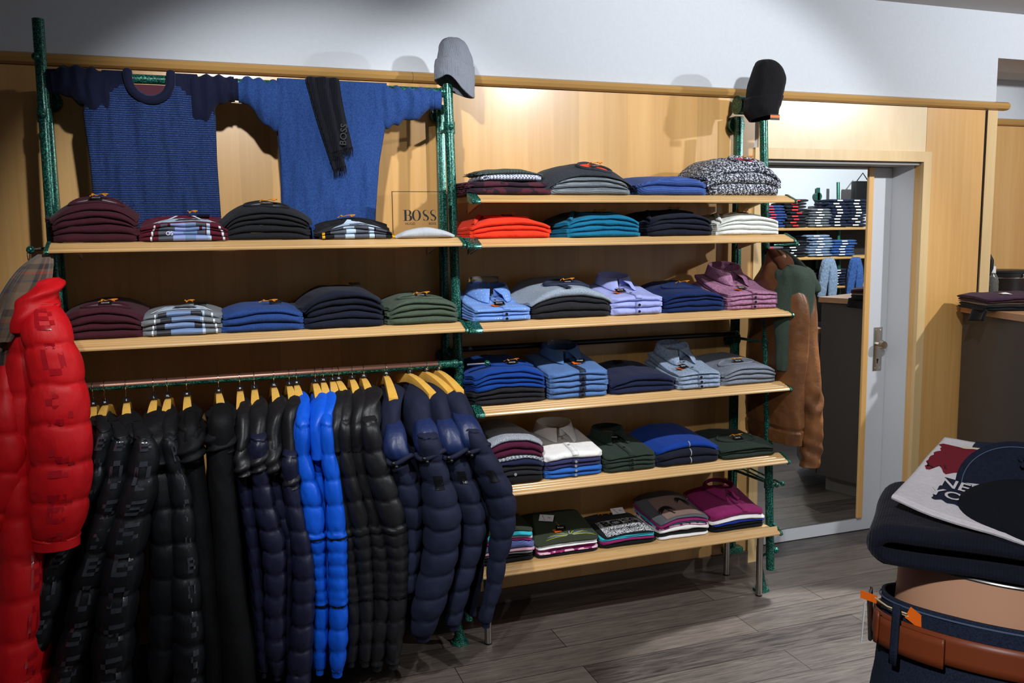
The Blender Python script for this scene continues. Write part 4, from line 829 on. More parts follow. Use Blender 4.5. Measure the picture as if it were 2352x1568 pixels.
PRBLK = simple('glossy_black_print', '#33363d', .2, spec=.8, coat=.6); PRRED = simple('glossy_red_print', '#a8141f', .14, spec=.7, coat=.5); BAND = simple('dark_elastic', '#08080a', .6); BADGE = simple('black_sleeve_badge', '#0d0e12', .35)
FONT = {'B': '1110 1001 1110 1001 1110', 'O': '0110 1001 1001 1001 0110', 'S': '0111 1000 0110 0001 1110', 'H': '1001 1001 1111 1001 1001', 'U': '1001 1001 1001 1001 0110', 'G': '0111 1000 1011 1001 0111'}
def sleeve_print(L, word, m, parent, t0, t1, thc=-1.75, half=.55, rot=True):
    """glossy capitals running down a sleeve"""
    n = len(word)
    for i, ch in enumerate(word):
        mb = MB()
        a = t0+(t1-t0)*i/n; b = a+(t1-t0)/n*.68; rows = FONT[ch].split()
        # letters lie on their side: glyph rows run around the sleeve
        for r_, row in enumerate(rows):
            for c_, bit in enumerate(row):
                if bit == '1':
                    ta, tb_ = a+(b-a)*r_/5, a+(b-a)*(r_+1)/5; ha, hb = thc-half+2*half*c_/4, thc-half+2*half*(c_+1)/4
                    mb.grid(lambda u, v: L.at(ta+(tb_-ta)*v, ha+(hb-ha)*u, .0012), 3, 4)
        mb.build('sleeve_letter', m, parent)
def seams_by(z0, z1, step, extra=None):
    r = []; z = z1
    while z > z0-step: r.append(z); z -= step
    return r
SLIM = [1.0, .90, .81, .72, .62, .595, .548, .50, .455, .41, .375, .355, .27, .19, .12, .06]
_spec = {
'J1': dict(m=J_BLK, w='black long quilted coat with glossy sleeve lettering, first beside the red coat', st='coat', sm=.115, pr='BOSSBOSS', ht=.0),
'J2': dict(m=J_BLK, w='black quilted coat with glossy sleeve lettering, second on the clothes rail', st='coat', sm=.12, pr='BOSSBOSS'),
'J3': dict(m=J_BLK, w='wide black quilted coat with glossy sleeve lettering, third on the clothes rail', st='coat', sm=.125, pr='BOSSBOSS'),
'J3b': dict(m=J_BLK, w='plain black quilted coat without lettering, fourth on the clothes rail', st='coat', sm=.12),
'J4': dict(m=J_BLK, w='black quilted coat with small glossy marks on the sleeve, fifth on the rail', st='coat', sm=.115, pr='HUGOBOSS', half=.25, thc=-1.2),
'J5': dict(m=J_SOFT, w='narrow smooth black hooded jacket, sixth on the clothes rail', st='jacket'),
'J6': dict(m=J_SOFT, w='smooth matt black hooded jacket left of the dark navy puffer jackets', st='jacket'),
'J8': dict(m=J_NVS, w='narrow shiny dark navy puffer jacket, first right of the smooth black jackets', st='puffer jacket', sm=.075),
'J9': dict(m=J_NVS, w='broad shiny dark navy puffer jacket, second of the dark navy four', st='puffer jacket', sm=.078),
'J10': dict(m=J_NVS, w='narrow shiny dark navy puffer jacket, third of the dark navy four', st='puffer jacket', sm=.07),
'J11': dict(m=J_NVS, w='long shiny dark navy puffer jacket directly left of the bright blue ones', st='puffer jacket', sm=.085),
'J12': dict(m=J_BLU, w='bright blue puffer jacket, leftmost of the three bright blue ones', st='puffer jacket', ss=SLIM),
'J13': dict(m=J_BLU, w='bright blue puffer jacket squeezed in the middle of the three', st='puffer jacket', ss=SLIM),
'J14': dict(m=J_BLU, w='bright blue puffer jacket, rightmost of the three, two dark bands on the sleeve', st='puffer jacket', ss=SLIM),
'J15': dict(m=J_BLS, w='shiny black puffer jacket directly right of the bright blue jackets', st='puffer jacket', ss=SLIM),
'J16': dict(m=J_BLS, w='shiny black puffer jacket, second right of the bright blue jackets', st='puffer jacket', ss=SLIM),
'J17': dict(m=J_BLS, w='shiny black puffer jacket, third right of the bright blue jackets', st='puffer jacket', ss=SLIM),
'J18': dict(m=J_BLS, w='shiny black puffer jacket directly left of the navy hooded ones', st='puffer jacket', ss=SLIM),
'J19': dict(m=J_NVM, w='navy hooded puffer jacket, leftmost and most hidden of the navy hooded four', st='puffer jacket', sm=.083, hood=1),
'J20': dict(m=J_NVM, w='navy hooded puffer jacket with full sleeve and black badge, second of four', st='puffer jacket', sm=.083, hood=1, badge=1),
'J21': dict(m=J_NVM, w='navy hooded puffer jacket with black badge, third of the navy hooded four', st='puffer jacket', sm=.083, hood=1, badge=1),
'J22': dict(m=J_NVM, w='rightmost navy hooded puffer jacket on the rail, next to the middle upright', st='puffer jacket', sm=.083, hood=1, badge=1)}
GJ = {'J1': 'black coats with sleeve lettering', 'J8': 'shiny dark navy puffer jackets', 'J12': 'bright blue puffer jackets', 'J15': 'shiny black puffer jackets', 'J19': 'navy hooded puffer jackets', 'J5': 'smooth black jackets'}
PATHS = {
 'J1':[(-0.354,-0.56,1.039,0.022), (-0.369,-0.56,0.976,0.028), (-0.393,-0.56,0.875,0.032), (-0.439,-0.56,0.789,0.035), (-0.488,-0.56,0.685,0.039), (-0.525,-0.56,0.605,0.041), (-0.555,-0.56,0.492,0.042), (-0.588,-0.56,0.385,0.043), (-0.63,-0.56,0.273,0.041)],
 'J2':[(-0.304,-0.55,1.013,0.025), (-0.313,-0.55,0.968,0.035), (-0.339,-0.55,0.84,0.04), (-0.368,-0.55,0.745,0.042), (-0.398,-0.55,0.649,0.045), (-0.427,-0.55,0.56,0.046), (-0.458,-0.55,0.438,0.048), (-0.489,-0.55,0.329,0.05), (-0.52,-0.55,0.213,0.05)],
 'J3':[(-0.239,-0.56,1.009,0.029), (-0.236,-0.56,0.963,0.042), (-0.262,-0.56,0.834,0.055), (-0.287,-0.56,0.758,0.058), (-0.311,-0.56,0.661,0.061), (-0.333,-0.56,0.55,0.061), (-0.356,-0.56,0.425,0.061), (-0.372,-0.56,0.312,0.062), (-0.386,-0.56,0.178,0.059)],
 'J4':[(-0.164,-0.55,0.993,0.023), (-0.155,-0.55,0.933,0.029), (-0.142,-0.55,0.844,0.033), (-0.135,-0.55,0.749,0.038), (-0.138,-0.55,0.647,0.041), (-0.135,-0.55,0.579,0.043), (-0.14,-0.55,0.497,0.05), (-0.14,-0.55,0.392,0.05), (-0.144,-0.55,0.267,0.052), (-0.152,-0.55,0.126,0.05)],
 'J5':[(-0.096,-0.53,1.023,0.026), (-0.101,-0.53,0.929,0.036), (-0.089,-0.53,0.806,0.03), (-0.084,-0.53,0.668,0.032), (-0.079,-0.53,0.528,0.032), (-0.074,-0.53,0.387,0.034), (-0.069,-0.53,0.244,0.034), (-0.069,-0.53,0.114,0.034)],
 'J6':[(-0.001,-0.55,1.046,0.036), (-0.007,-0.55,0.938,0.04), (-0.011,-0.55,0.803,0.04), (-0.005,-0.55,0.664,0.042), (-0.003,-0.55,0.525,0.044), (0.002,-0.55,0.383,0.047), (0.011,-0.55,0.239,0.051), (0.011,-0.55,0.094,0.051)],
 'J8':[(0.062,-0.53,0.961,0.02), (0.059,-0.53,0.893,0.023), (0.063,-0.53,0.789,0.021), (0.071,-0.53,0.683,0.02), (0.079,-0.53,0.576,0.018), (0.085,-0.53,0.433,0.016), (0.088,-0.53,0.288,0.015), (0.093,-0.53,0.156,0.013)],
 'J9':[(0.113,-0.56,0.97,0.025), (0.109,-0.56,0.895,0.028), (0.117,-0.56,0.791,0.03), (0.132,-0.56,0.685,0.034), (0.144,-0.56,0.599,0.037), (0.146,-0.56,0.507,0.036), (0.14,-0.56,0.365,0.033), (0.133,-0.56,0.221,0.031), (0.137,-0.56,0.155,0.021)],
 'J10':[(0.159,-0.53,0.959,0.024), (0.153,-0.53,0.883,0.021), (0.161,-0.53,0.778,0.021), (0.18,-0.53,0.691,0.023), (0.194,-0.53,0.618,0.022), (0.195,-0.53,0.524,0.016), (0.184,-0.53,0.381,0.013), (0.171,-0.53,0.2,0.013)],
 'J11':[(0.211,-0.57,0.901,0.024), (0.209,-0.57,0.811,0.025), (0.218,-0.57,0.712,0.027), (0.233,-0.57,0.605,0.031), (0.24,-0.57,0.497,0.034), (0.234,-0.57,0.39,0.035), (0.226,-0.57,0.282,0.036), (0.214,-0.57,0.175,0.039), (0.204,-0.57,0.096,0.038)],
 'J12':[(0.259,-0.55,1.01,0.02), (0.254,-0.55,0.899,0.024), (0.267,-0.55,0.806,0.031), (0.28,-0.55,0.713,0.036), (0.283,-0.55,0.627,0.036), (0.29,-0.55,0.554,0.027), (0.293,-0.55,0.445,0.022), (0.295,-0.55,0.335,0.023), (0.287,-0.55,0.226,0.023), (0.281,-0.55,0.123,0.018)],
 'J13':[(0.305,-0.52,0.986,0.015), (0.306,-0.52,0.865,0.015), (0.31,-0.52,0.758,0.016), (0.318,-0.52,0.649,0.013), (0.321,-0.52,0.539,0.012), (0.32,-0.52,0.429,0.013), (0.315,-0.52,0.319,0.013)],
 'J14':[(0.337,-0.57,1.007,0.017), (0.338,-0.57,0.896,0.023), (0.349,-0.57,0.803,0.026), (0.354,-0.57,0.696,0.028), (0.356,-0.57,0.588,0.03), (0.355,-0.57,0.48,0.029), (0.352,-0.57,0.334,0.03), (0.347,-0.57,0.224,0.03), (0.339,-0.57,0.114,0.022)],
 'J15':[(0.369,-0.54,0.998,0.017), (0.366,-0.54,0.886,0.018), (0.373,-0.54,0.785,0.017), (0.386,-0.54,0.683,0.02), (0.399,-0.54,0.572,0.022), (0.404,-0.54,0.461,0.023), (0.405,-0.54,0.35,0.025), (0.405,-0.54,0.238,0.024), (0.392,-0.54,0.127,0.018)],
 'J16':[(0.398,-0.55,0.998,0.021), (0.399,-0.55,0.885,0.025), (0.415,-0.55,0.783,0.028), (0.433,-0.55,0.68,0.031), (0.447,-0.55,0.569,0.031), (0.452,-0.55,0.458,0.027), (0.453,-0.55,0.346,0.026), (0.449,-0.55,0.235,0.025), (0.442,-0.55,0.123,0.019)],
 'J17':[(0.444,-0.55,0.987,0.021), (0.442,-0.55,0.88,0.022), (0.458,-0.55,0.778,0.022), (0.479,-0.55,0.689,0.023), (0.494,-0.55,0.599,0.028), (0.507,-0.55,0.524,0.031), (0.511,-0.55,0.427,0.031), (0.51,-0.55,0.315,0.029), (0.497,-0.55,0.204,0.027), (0.484,-0.55,0.1,0.022)],
 'J18':[(0.483,-0.57,0.988,0.028), (0.496,-0.57,0.88,0.037), (0.518,-0.57,0.784,0.042), (0.543,-0.57,0.687,0.044), (0.558,-0.57,0.598,0.04), (0.565,-0.57,0.523,0.036), (0.566,-0.57,0.426,0.033), (0.56,-0.57,0.315,0.032), (0.55,-0.57,0.211,0.03), (0.539,-0.57,0.107,0.022)],
 'J19':[(0.571,-0.54,0.923,0.028), (0.586,-0.54,0.849,0.039), (0.609,-0.54,0.759,0.05), (0.624,-0.54,0.654,0.047), (0.629,-0.54,0.579,0.038), (0.619,-0.54,0.468,0.036), (0.605,-0.54,0.371,0.035)],
 'J20':[(0.684,-0.58,0.929,0.039), (0.697,-0.58,0.855,0.046), (0.716,-0.58,0.758,0.055), (0.729,-0.58,0.653,0.068), (0.73,-0.58,0.564,0.065), (0.716,-0.58,0.468,0.063), (0.696,-0.58,0.388,0.062), (0.675,-0.58,0.308,0.06), (0.65,-0.58,0.221,0.044)],
 'J21':[(0.77,-0.56,0.924,0.032), (0.787,-0.56,0.849,0.043), (0.811,-0.56,0.757,0.049), (0.836,-0.56,0.672,0.051), (0.853,-0.56,0.586,0.048), (0.844,-0.56,0.496,0.043), (0.819,-0.56,0.416,0.042), (0.794,-0.56,0.335,0.041), (0.769,-0.56,0.231,0.033)],
 'J22':[(0.847,-0.58,0.936,0.032), (0.876,-0.58,0.86,0.047), (0.916,-0.58,0.766,0.055), (0.949,-0.58,0.687,0.055), (0.963,-0.58,0.609,0.05), (0.954,-0.58,0.511,0.041), (0.937,-0.58,0.429,0.033), (0.923,-0.58,0.338,0.03), (0.89,-0.58,0.227,0.025)],
 'J3b': [(-.215, -.5, 1.0, .03), (-.205, -.5, .9, .045), (-.195, -.5, .75, .055), (-.19, -.5, .6, .06), (-.205, -.5, .45, .055), (-.22, -.5, .3, .05), (-.24, -.5, .15, .045)],
}
HX = [-0.41, -0.373, -0.307, -0.218, -0.173, -0.111, -0.005, 0.068, 0.118, 0.186, 0.24, 0.266, 0.333, 0.363, 0.397, 0.418, 0.469, 0.512, 0.598, 0.685, 0.75, 0.8]
SIZES = 'M M S L XL M M M L XL L M L XL L XL L XL XL L XL M'.split()
def hanger(i, x, zk, ang, tone):
    t = thing('clothes_hanger', (x, ROD[0], zk), '', 'clothes hanger', 'wooden hangers on the clothes rail', rz=ang)
    h = MB(); n = 18; front = []; W_ = .17
    for k in range(n+1):
        u = -1+2*k/n; y = u*W_; zt = -.010-.055*abs(u)**1.6; hh = .034; wd = .009+.008*abs(u)**.7
        front += [(-wd, y, zt), (wd, y, zt), (wd, y, zt-hh), (-wd, y, zt-hh)]
    h.add(front, [(4*k+a, 4*k+(a+1) % 4, 4*k+4+(a+1) % 4, 4*k+4+a) for k in range(n) for a in range(4)]+[(3, 2, 1, 0), tuple(4*n+a for a in range(4))])
    h.build('hanger_arms', WOOD_H, t, bevel=.002)
    top = ROD[1]-zk; P = [(0, 0, -.02), (0, 0, .012), (0, -.004, top-.036), (0, -.012, top-.027)]
    for a in range(-150, 45, 15): P.append((0, .0185*math.cos(math.radians(90-a-0)) if False else .0185*math.sin(math.radians(a)), top+.0185*math.cos(math.radians(a))))
    MB().tube(P, .0016, 7).build('hook', CHROME, t)
    mk = MB().cyl((0, 0, -.006), (0, 0, .008), .0105, 14).box(-.012, .012, -.013, -.006, -.006, .008).build('size_marker', BLACKP, t)
    text(SIZES[i], (0, -.0134, .001), (1, 0, 0), (0, 0, 1), .009, WHITEP, mk)
    return t
JL = ['J1', 'J2', 'J3', 'J3b', 'J4', 'J5', 'J6', 'J8', 'J9', 'J10', 'J11', 'J12', 'J13', 'J14', 'J15', 'J16', 'J17', 'J18', 'J19', 'J20', 'J21', 'J22']
HN = ['beside the red coat sleeve', 'second from the red coat', 'pale, third from the red coat', 'fourth from the red coat, holding a plain black coat', 'fifth from the red coat', 'holding the narrow smooth black jacket', 'left of the dark navy puffers', 'first of the dark navy four', 'second of the dark navy four', 'third of the dark navy four', 'fourth of the dark navy four',
      'leftmost above the bright blue jackets', 'middle one above the bright blue jackets', 'rightmost above the bright blue jackets', 'first above the shiny black jackets', 'second above the shiny black jackets', 'third above the shiny black jackets', 'fourth above the shiny black jackets', 'first above the navy hooded jackets', 'second above the navy hooded jackets', 'third above the navy hooded jackets', 'rightmost on the rail']
gcur = ''
for i, key in enumerate(JL):
    if key in GJ: gcur = GJ[key]
    g_ = gcur if key != 'J3b' else 'black coats with sleeve lettering'
    if key in('J3b',): g_ = 'plain black coats'
    if key in('J5', 'J6'): g_ = GJ['J5']
    sp = _spec[key]; path = PATHS[key]; hx = HX[i]; zk = 1.083+.045*(hx+.41)/1.2
    hg = hanger(i, hx, zk, random.Random(i).uniform(-.07, .07)+(.30 if i in (19, 20, 21) else 0), 0); hg['label'] = 'wooden clothes hanger on the rail, '+HN[i]
    seed = i*1.7; zt = path[0][2]; ze = path[-1][2]
    t = thing('hanging_'+sp['st'].replace(' ', '_'), (hx, ROD[0], 0), sp['w'], sp['st'].split()[-1], g_); org = Vector((hx, ROD[0], 0))
    if 'ss' in sp: ss = sp['ss']
    elif 'sm' in sp: ss = seams_by(ze, zt, sp['sm'])
    else: ss = None
    d = baffles(ss, .3, seed=seed) if ss else smoothd(seed)
    gk = 1.13 if sp['st'] == 'puffer jacket' and not sp.get('hood') else 1.04
    path = [tuple(q) if len(q) == 5 else (q[0], q[1], q[2], q[3]*gk, q[3]*1.1+.008) for q in path]
    first = path[0]; top = (hx*.35+first[0]*.65, first[1]+.07, first[2]+.035, first[3]*.45, first[3]*.5); path = [top]+path; last = path[-1]
    if ze > .13 and sp['st'] == 'puffer jacket': path = path+[(last[0], last[1], last[2]-.02, last[3]*.8, last[4]*.8)]
    L = Loft(path, d, org=org); L.mesh(150 if ss else 60, 26).build('sleeve', sp['m'], t, ang=180)
    # body hanging behind the sleeve
    xm = [q for q in path]; bz = .06 if sp['st'] == 'coat' else max(.02, ze-.03)
    bp = [(hx, ROD[0], zk-.055, .015, .05), (hx, ROD[0]-.01, 1.015, .024, .12)]
    for q in path[2:]:
        if q[2] < .98: bp.append((q[0]*.75+hx*.25-.006, -.33, q[2], min(.05, q[3]*.85+.008), .205))
    bp.append((bp[-1][0], -.33, bz, bp[-1][3]*.85, .19))
    B = Loft(bp, baffles([q-.03 for q in ss], .3, seed=seed+9) if ss else smoothd(seed+5), org=org); B.mesh(120 if ss else 50, 30).build('body', sp['m'], t, ang=180)
    # collar / hood lump around the hanger neck
    hm = sp['m'] if key not in('J8', 'J9', 'J10', 'J11') else J_BLS; r0 = max(path[2][3], .028)
    x1_, z1_ = path[1][0], path[1][2]; hp_ = [(hx+.012, -.34, zk-.028, .006, .02), (hx+.012, -.40, zk-.040, r0*.75, .055), (x1_*.5+hx*.5+.003, -.455, max(z1_+.012, zk-.07), r0*1.05, .075), (x1_, -.50, z1_-.012, r0*1.12, .072), (path[2][0], -.53, path[2][2]+.012, r0*.95, .045)]
    hp_ = sorted(hp_, key=lambda q: -q[2])
    hp_ = [(q[0], q[1]-.004, q[2], q[3], q[4]) for q in hp_]
    if sp.get('hood'):
        x0 = path[1][0]; zz = path[1][2]
        A = Loft([(hx+.016, -.31, zk-.042, .012, .03), (hx+.018, -.37, zk-.060, r0*.85, .06), (hx*.5+x0*.5, -.42, zk-.094, r0*1.05, .09), (x0-.005, -.46, zz+.01, r0*1.1, .095), (x0, -.47, zz-.04, r0*.8, .06)], smoothd(seed, .008), org=org); A.mesh(34, 24).build('hood', sp['m'], t, ang=180)
        A = Loft([(hx*.5+x0*.5, -.50, zz+.06, .02, .025), (x0*.8+hx*.2, -.545, zz+.03, r0*.85, .04), (x0, -.575, zz-.02, r0*1.05, .045), (x0+.008, -.585, zz-.055, r0*1.0, .035), (x0+.01, -.58, zz-.075, r0*.6, .02)], smoothd(seed, .007), org=org); A.mesh(34, 24).build('hood_lining', J_LIN, t, ang=180)
        rim = [Vector((x0+.01+r0*1.1*math.cos(a), -.585-.045*math.sin(a), zz-.062+.012*math.sin(a*2)))-org for a in [PI*j/12-.2 for j in range(14)]]
        MB().tube(rim, .009, 10).build('hood_hem', sp['m'], t); MB().ball(Vector((x0-r0*.5, -.632, zz-.068))-org, .008).ball(Vector((x0-r0*.5+.01, -.634, zz-.08))-org, .007).build('cord_stopper', BLACKP, t)
    else:
        A = Loft(hp_, smoothd(seed, .006, .12), org=org); A.mesh(40, 22).build('collar', hm, t, ang=180)
        if key in ('J8', 'J9', 'J10', 'J11', 'J5', 'J6'):
            x0, zz = path[1][0], path[1][2]; Q = Loft([(x0, -.53, zz-.0, r0*.9, .03), (path[2][0], -.562, zz-.07, r0*1.15, .04), (path[2][0], -.565, zz-.11, r0*.9, .035)], smoothd(seed+2, .006, .15), org=org); Q.mesh(26, 20).build('folded_hood', J_BLS if key not in ('J5', 'J6') else J_SOFT, t, ang=180)
    if sp.get('pr'): sleeve_print(L, sp['pr'], PRBLK, t, .14, .99, half=sp.get('half', .5), thc=sp.get('thc', -1.55))
    if 'ss' in sp:
        for zb_ in (.607, .365):
            lo = [j/400 for j in range(401) if catmull(L.p, j/400)[2] < zb_]
            if lo: MB().grid(lambda u, v: L.at(lo[0]+(.008*v), 2*PI*u, .0016), 26, 4, True).build('elastic_band', BAND, t)
    if sp.get('badge'):
        lo = [j/400 for j in range(401) if catmull(L.p, j/400)[2] < .800]; ta = lo[0]; tb_ = ta+.05
        MB().grid(lambda u, v: L.at(ta+(tb_-ta)*v, -2.0+.62*u, .0022), 6, 6).build('sleeve_badge', BADGE, t)
    if sp.get('hood') or sp['st'] == 'puffer jacket':
        q = path[-1]; Loft([(q[0], q[1], q[2]+.012, q[3]*.8, q[4]*.8), (q[0]-.001, q[1], q[2]-.022, q[3]*.72, q[4]*.72)], smoothd(seed, .001), org=org).mesh(6, 22).build('cuff', sp['m'], t)
# ------------------------------------------------------------------ red coat and scarf at the left end
hk = thing('hook_arm', (-.535, -.3, 1.606), 'green hook arm with a ball and steel ring at the left upright', 'hook'); MB().tube([(.022, .045, .004), (-.0, .0, .002), (-.02, -.0, 0)], .006).build('arm', CHROME, hk); MB().ball((-.028, 0, 0), .0135).build('knob', GREEN, hk)
MB().tube([(-.035+.0*a, -.018*math.cos(a*PI/6), -.018+.018*math.sin(a*PI/6)) for a in range(13)], .0018, 8).build('ring', CHROME, hk)
rc = thing('hanging_coat', (-.56, -.42, 0), 'bright red quilted coat with glossy sleeve lettering hanging at the far left', 'coat'); org = Vector((-.56, -.42, 0))
B = Loft([(-.525, -.42, 1.51, .02, .04), (-.53, -.42, 1.47, .055, .10), (-.545, -.42, 1.38, .075, .17), (-.565, -.42, 1.2, .08, .19), (-.59, -.42, 1.0, .08, .2), (-.60, -.43, .8, .085, .21), (-.61, -.44, .6, .09, .22), (-.635, -.45, .42, .095, .22), (-.66, -.46, .25, .10, .22), (-.68, -.47, .12, .10, .21)], baffles(seams_by(.12, 1.42, .125), .3, seed=3), org=org); B.mesh(150, 40).build('body', J_RED, rc, ang=180)
RS = Loft([(-.505, -.50, 1.475, .03, .03), (-.498, -.56, 1.44, .052, .045), (-.484, -.6, 1.36, .070, .056), (-.466, -.61, 1.24, .078, .064), (-.464, -.62, 1.108, .087, .07), (-.468, -.62, .972, .089, .072), (-.484, -.62, .835, .084, .07), (-.497, -.62, .745, .072, .062), (-.5, -.62, .722, .064, .056)], baffles(seams_by(.74, 1.44, .118), .22, seed=5), org=org); RS.mesh(140, 40).build('sleeve', J_RED, rc, ang=180)
sleeve_print(RS, 'BOSSBO', PRRED, rc, .14, .99, half=.42, thc=-1.45)
Loft([(-.5, -.62, .728, .066, .058), (-.501, -.62, .70, .066, .058)], smoothd(3, .001), org=org).mesh(6, 30).build('cuff', J_RED, rc)
Loft([(-.60, -.5, 1.3, .03, .04), (-.612, -.56, 1.15, .045, .055), (-.612, -.58, 1.02, .055, .055), (-.62, -.58, .92, .056, .055), (-.645, -.58, .84, .05, .05), (-.672, -.58, .775, .045, .045), (-.682, -.58, .755, .038, .04)], baffles(seams_by(.74, 1.3, .12), .25, seed=8), org=org).mesh(80, 30).build('sleeve', J_RED, rc, ang=180)
sleeve_print(B, 'BOSS', PRRED, rc, .62, .99, half=.16, thc=-1.0)
co = Loft([(-.482, -.50, 1.520, .030, .03), (-.486, -.52, 1.508, .046, .04), (-.497, -.545, 1.48, .052, .05), (-.520, -.56, 1.45, .052, .05), (-.540, -.575, 1.41, .042, .045), (-.555, -.585, 1.36, .025, .03)], smoothd(4, .006, .1), org=org); co.mesh(34, 26).build('collar', J_RED, rc, ang=180)
PLAID = cloth('brown_plaid_wool', '#5b4636', '#2a211d', .9, kind='stripe', period=.05, big=5)
def plaid():
    m, nt, b, N, L = nmat('brown_plaid_wool_check'); tc = N('ShaderNodeTexCoord'); sx = N('ShaderNodeSeparateXYZ'); L(tc.outputs['UV'], sx.inputs[0])
    def ramp(o, sc, cols):
        ml = N('ShaderNodeMath'); ml.operation = 'MULTIPLY'; L(o, ml.inputs[0]); ml.inputs[1].default_value = sc; fr = N('ShaderNodeMath'); fr.operation = 'FRACT'; L(ml.outputs[0], fr.inputs[0])
        r = N('ShaderNodeValToRGB'); r.color_ramp.interpolation = 'CONSTANT'; e = r.color_ramp.elements; e[0].position = 0; e[0].color = lin(cols[0][1]); e[1].position = cols[1][0]; e[1].color = lin(cols[1][1])
        for p_, c_ in cols[2:]: q = e.new(p_); q.color = lin(c_)
        L(fr.outputs[0], r.inputs[0]); return r.outputs[0]
    a = ramp(sx.outputs[0], 3, [(0, '#6e5a48'), (.3, '#241d1c'), (.42, '#8a3f2a'), (.47, '#2a2422'), (.6, '#1f2a4a'), (.64, '#7a6552'), (.8, '#8b7a58'), (.84, '#5a4636')])
    c = ramp(sx.outputs[1], 2.2, [(0, '#77634f'), (.35, '#2c2321'), (.5, '#6a5644'), (.56, '#93381f'), (.62, '#4f4034'), (.75, '#232b52'), (.79, '#5e4b3b')])
    mx = N('ShaderNodeMix'); mx.data_type = 'RGBA'; mx.inputs[0].default_value = .5; L(a, mx.inputs[6]); L(c, mx.inputs[7]); L(mx.outputs[2], b.inputs['Base Color']); b.inputs['Roughness'].default_value = .95; b.inputs['Sheen Weight'].default_value = .2
    return m
PLAIDM = plaid()
def uvgrid(o, nu, nv, closed=True):
    me = o.data; uv = me.uv_layers.new(name='uv')
    for lp in me.loops:
        i = lp.vertex_index; uv.data[lp.index].uv = ((i % nu)/nu, (i//nu)/nv)
scf = thing('hanging_scarf', (-.55, -.45, 1.5), 'brown plaid wool scarf with fringe draped over the red coat at far left', 'scarf'); org = Vector((-.55, -.45, 1.5))
for nm, P_ in (('scarf_tail', [(-.512, -.36, 1.592, .018, .02), (-.53, -.42, 1.56, .036, .03), (-.545, -.46, 1.519, .05, .035), (-.582, -.50, 1.439, .056, .03), (-.617, -.53, 1.347, .05, .025), (-.632, -.54, 1.226, .035, .02), (-.64, -.55, 1.10, .03, .018), (-.642, -.55, 1.06, .028, .016)]),
               ('scarf_loop', [(-.508, -.38, 1.590, .02, .02), (-.515, -.46, 1.555, .038, .025), (-.528, -.535, 1.50, .05, .03), (-.552, -.565, 1.44, .045, .03), (-.58, -.58, 1.38, .034, .025), (-.60, -.58, 1.335, .02, .02)])):
    o = Loft(P_, lambda t, th, P, r: .005*math.sin(5*th+2*nz(P.z*6, th))+.004*nz(th*2, P.z*9), org=org).mesh(60, 36).build(nm, PLAIDM, scf, ang=180); uvgrid(o, 36, 60)
mb = MB()
for i in range(26):
    x = -.668+.054*i/25; mb.tube([Vector((x, -.552+.01*math.sin(i), 1.07))-org, Vector((x+.002*math.sin(i*3), -.553, 1.03))-org, Vector((x+.004*math.sin(i*2), -.555, .995))-org], [.0022, .0016, .0008], 5)
mb.build('fringe', simple('brown_yarn', '#4e3d30', .9), scf)
# ------------------------------------------------------------------ two sweaters spread on the top rail
RY, RZ = -.2, 2.185
def sweater(cx, rows, neck, mats, label_, name='hanging_sweater', bot=1.63, folds=1.0, seed=0, raglan=None):
    """rows: (z, half-left, half-right); front sheet, over the rail, back sheet"""
    t = thing(name, (cx, RY, RZ), label_, 'sweater', 'blue sweaters spread along the top rail'); org = Vector((cx, RY, RZ))
    zs = [r[0] for r in rows]
    def ext(z):
        for i in range(len(rows)-1):
            if rows[i][0] >= z >= rows[i+1][0]:
                f = (rows[i][0]-z)/(rows[i][0]-rows[i+1][0]); return rows[i][1]*(1-f)+rows[i+1][1]*f, rows[i][2]*(1-f)+rows[i+1][2]*f
        return (rows[0][1], rows[0][2]) if z > rows[0][0] else (rows[-1][1], rows[-1][2])
    NU, NV = 70, 90
    def ztop(dx): return RZ+.019-(.078*math.sqrt(max(0, 1-(dx/neck)**2)) if neck and abs(dx) < neck else 0)
    def fn(u, v):
        if v < .5:                                   # front, bottom to top
            f = v/.5; z = bot+(RZ-bot)*f; l, r = ext(z); dx = l+(r-l)*u; zt = ztop(dx); z = bot+(zt-bot)*f
            e = 1-(2*u-1)**2; y = RY-.021-.016*e**.5-folds*(.006*nz(dx*14+seed, z*2.2)+.005*nz(dx*30+seed, z*5)+.003*nz(dx*60, z*9))*min(1, e*5)
            if f > .9: y += (f-.9)/.1*.012
            return Vector((cx+dx, y, z))-org
        f = (v-.5)/.5; l, r = ext(RZ if f < .2 else RZ-(RZ-bot)*(f-.2)/.8); dx = l+(r-l)*u
        if f < .2:
            a = PI/2*(f/.2)*2; zt = ztop(dx); return Vector((cx+dx, RY-.021*math.cos(a), zt+.003*math.sin(a)))-org
        z = RZ-(RZ-bot)*(f-.2)/.8; return Vector((cx+dx, RY+.021+.004*nz(dx*9, z*3), min(z, ztop(dx)) if f < .6 else z))-org
    mb = MB().grid(fn, NU, NV); o = mb.build('front_and_back', mats, t, ang=180, solid=.0025)
    if raglan:
        for p in o.data.polygons:
            c = p.center; 
            if raglan(c.x, c.z+RZ): p.material_index = 1
    return t, org
KNITB = cloth('navy_and_blue_course_knit', '#121c40', '#3c5f9c', .9, kind='course', period=.0075, bump=.8, scale=420, bigb=.3); NAVR = cloth('dark_navy_raglan', '#111630', '#0d1126', .35, bump=.2)
BLUS = cloth('blue_melange_sweat', '#1b356c', '#28477f', .6, bump=.3, scale=200, bigb=.3)
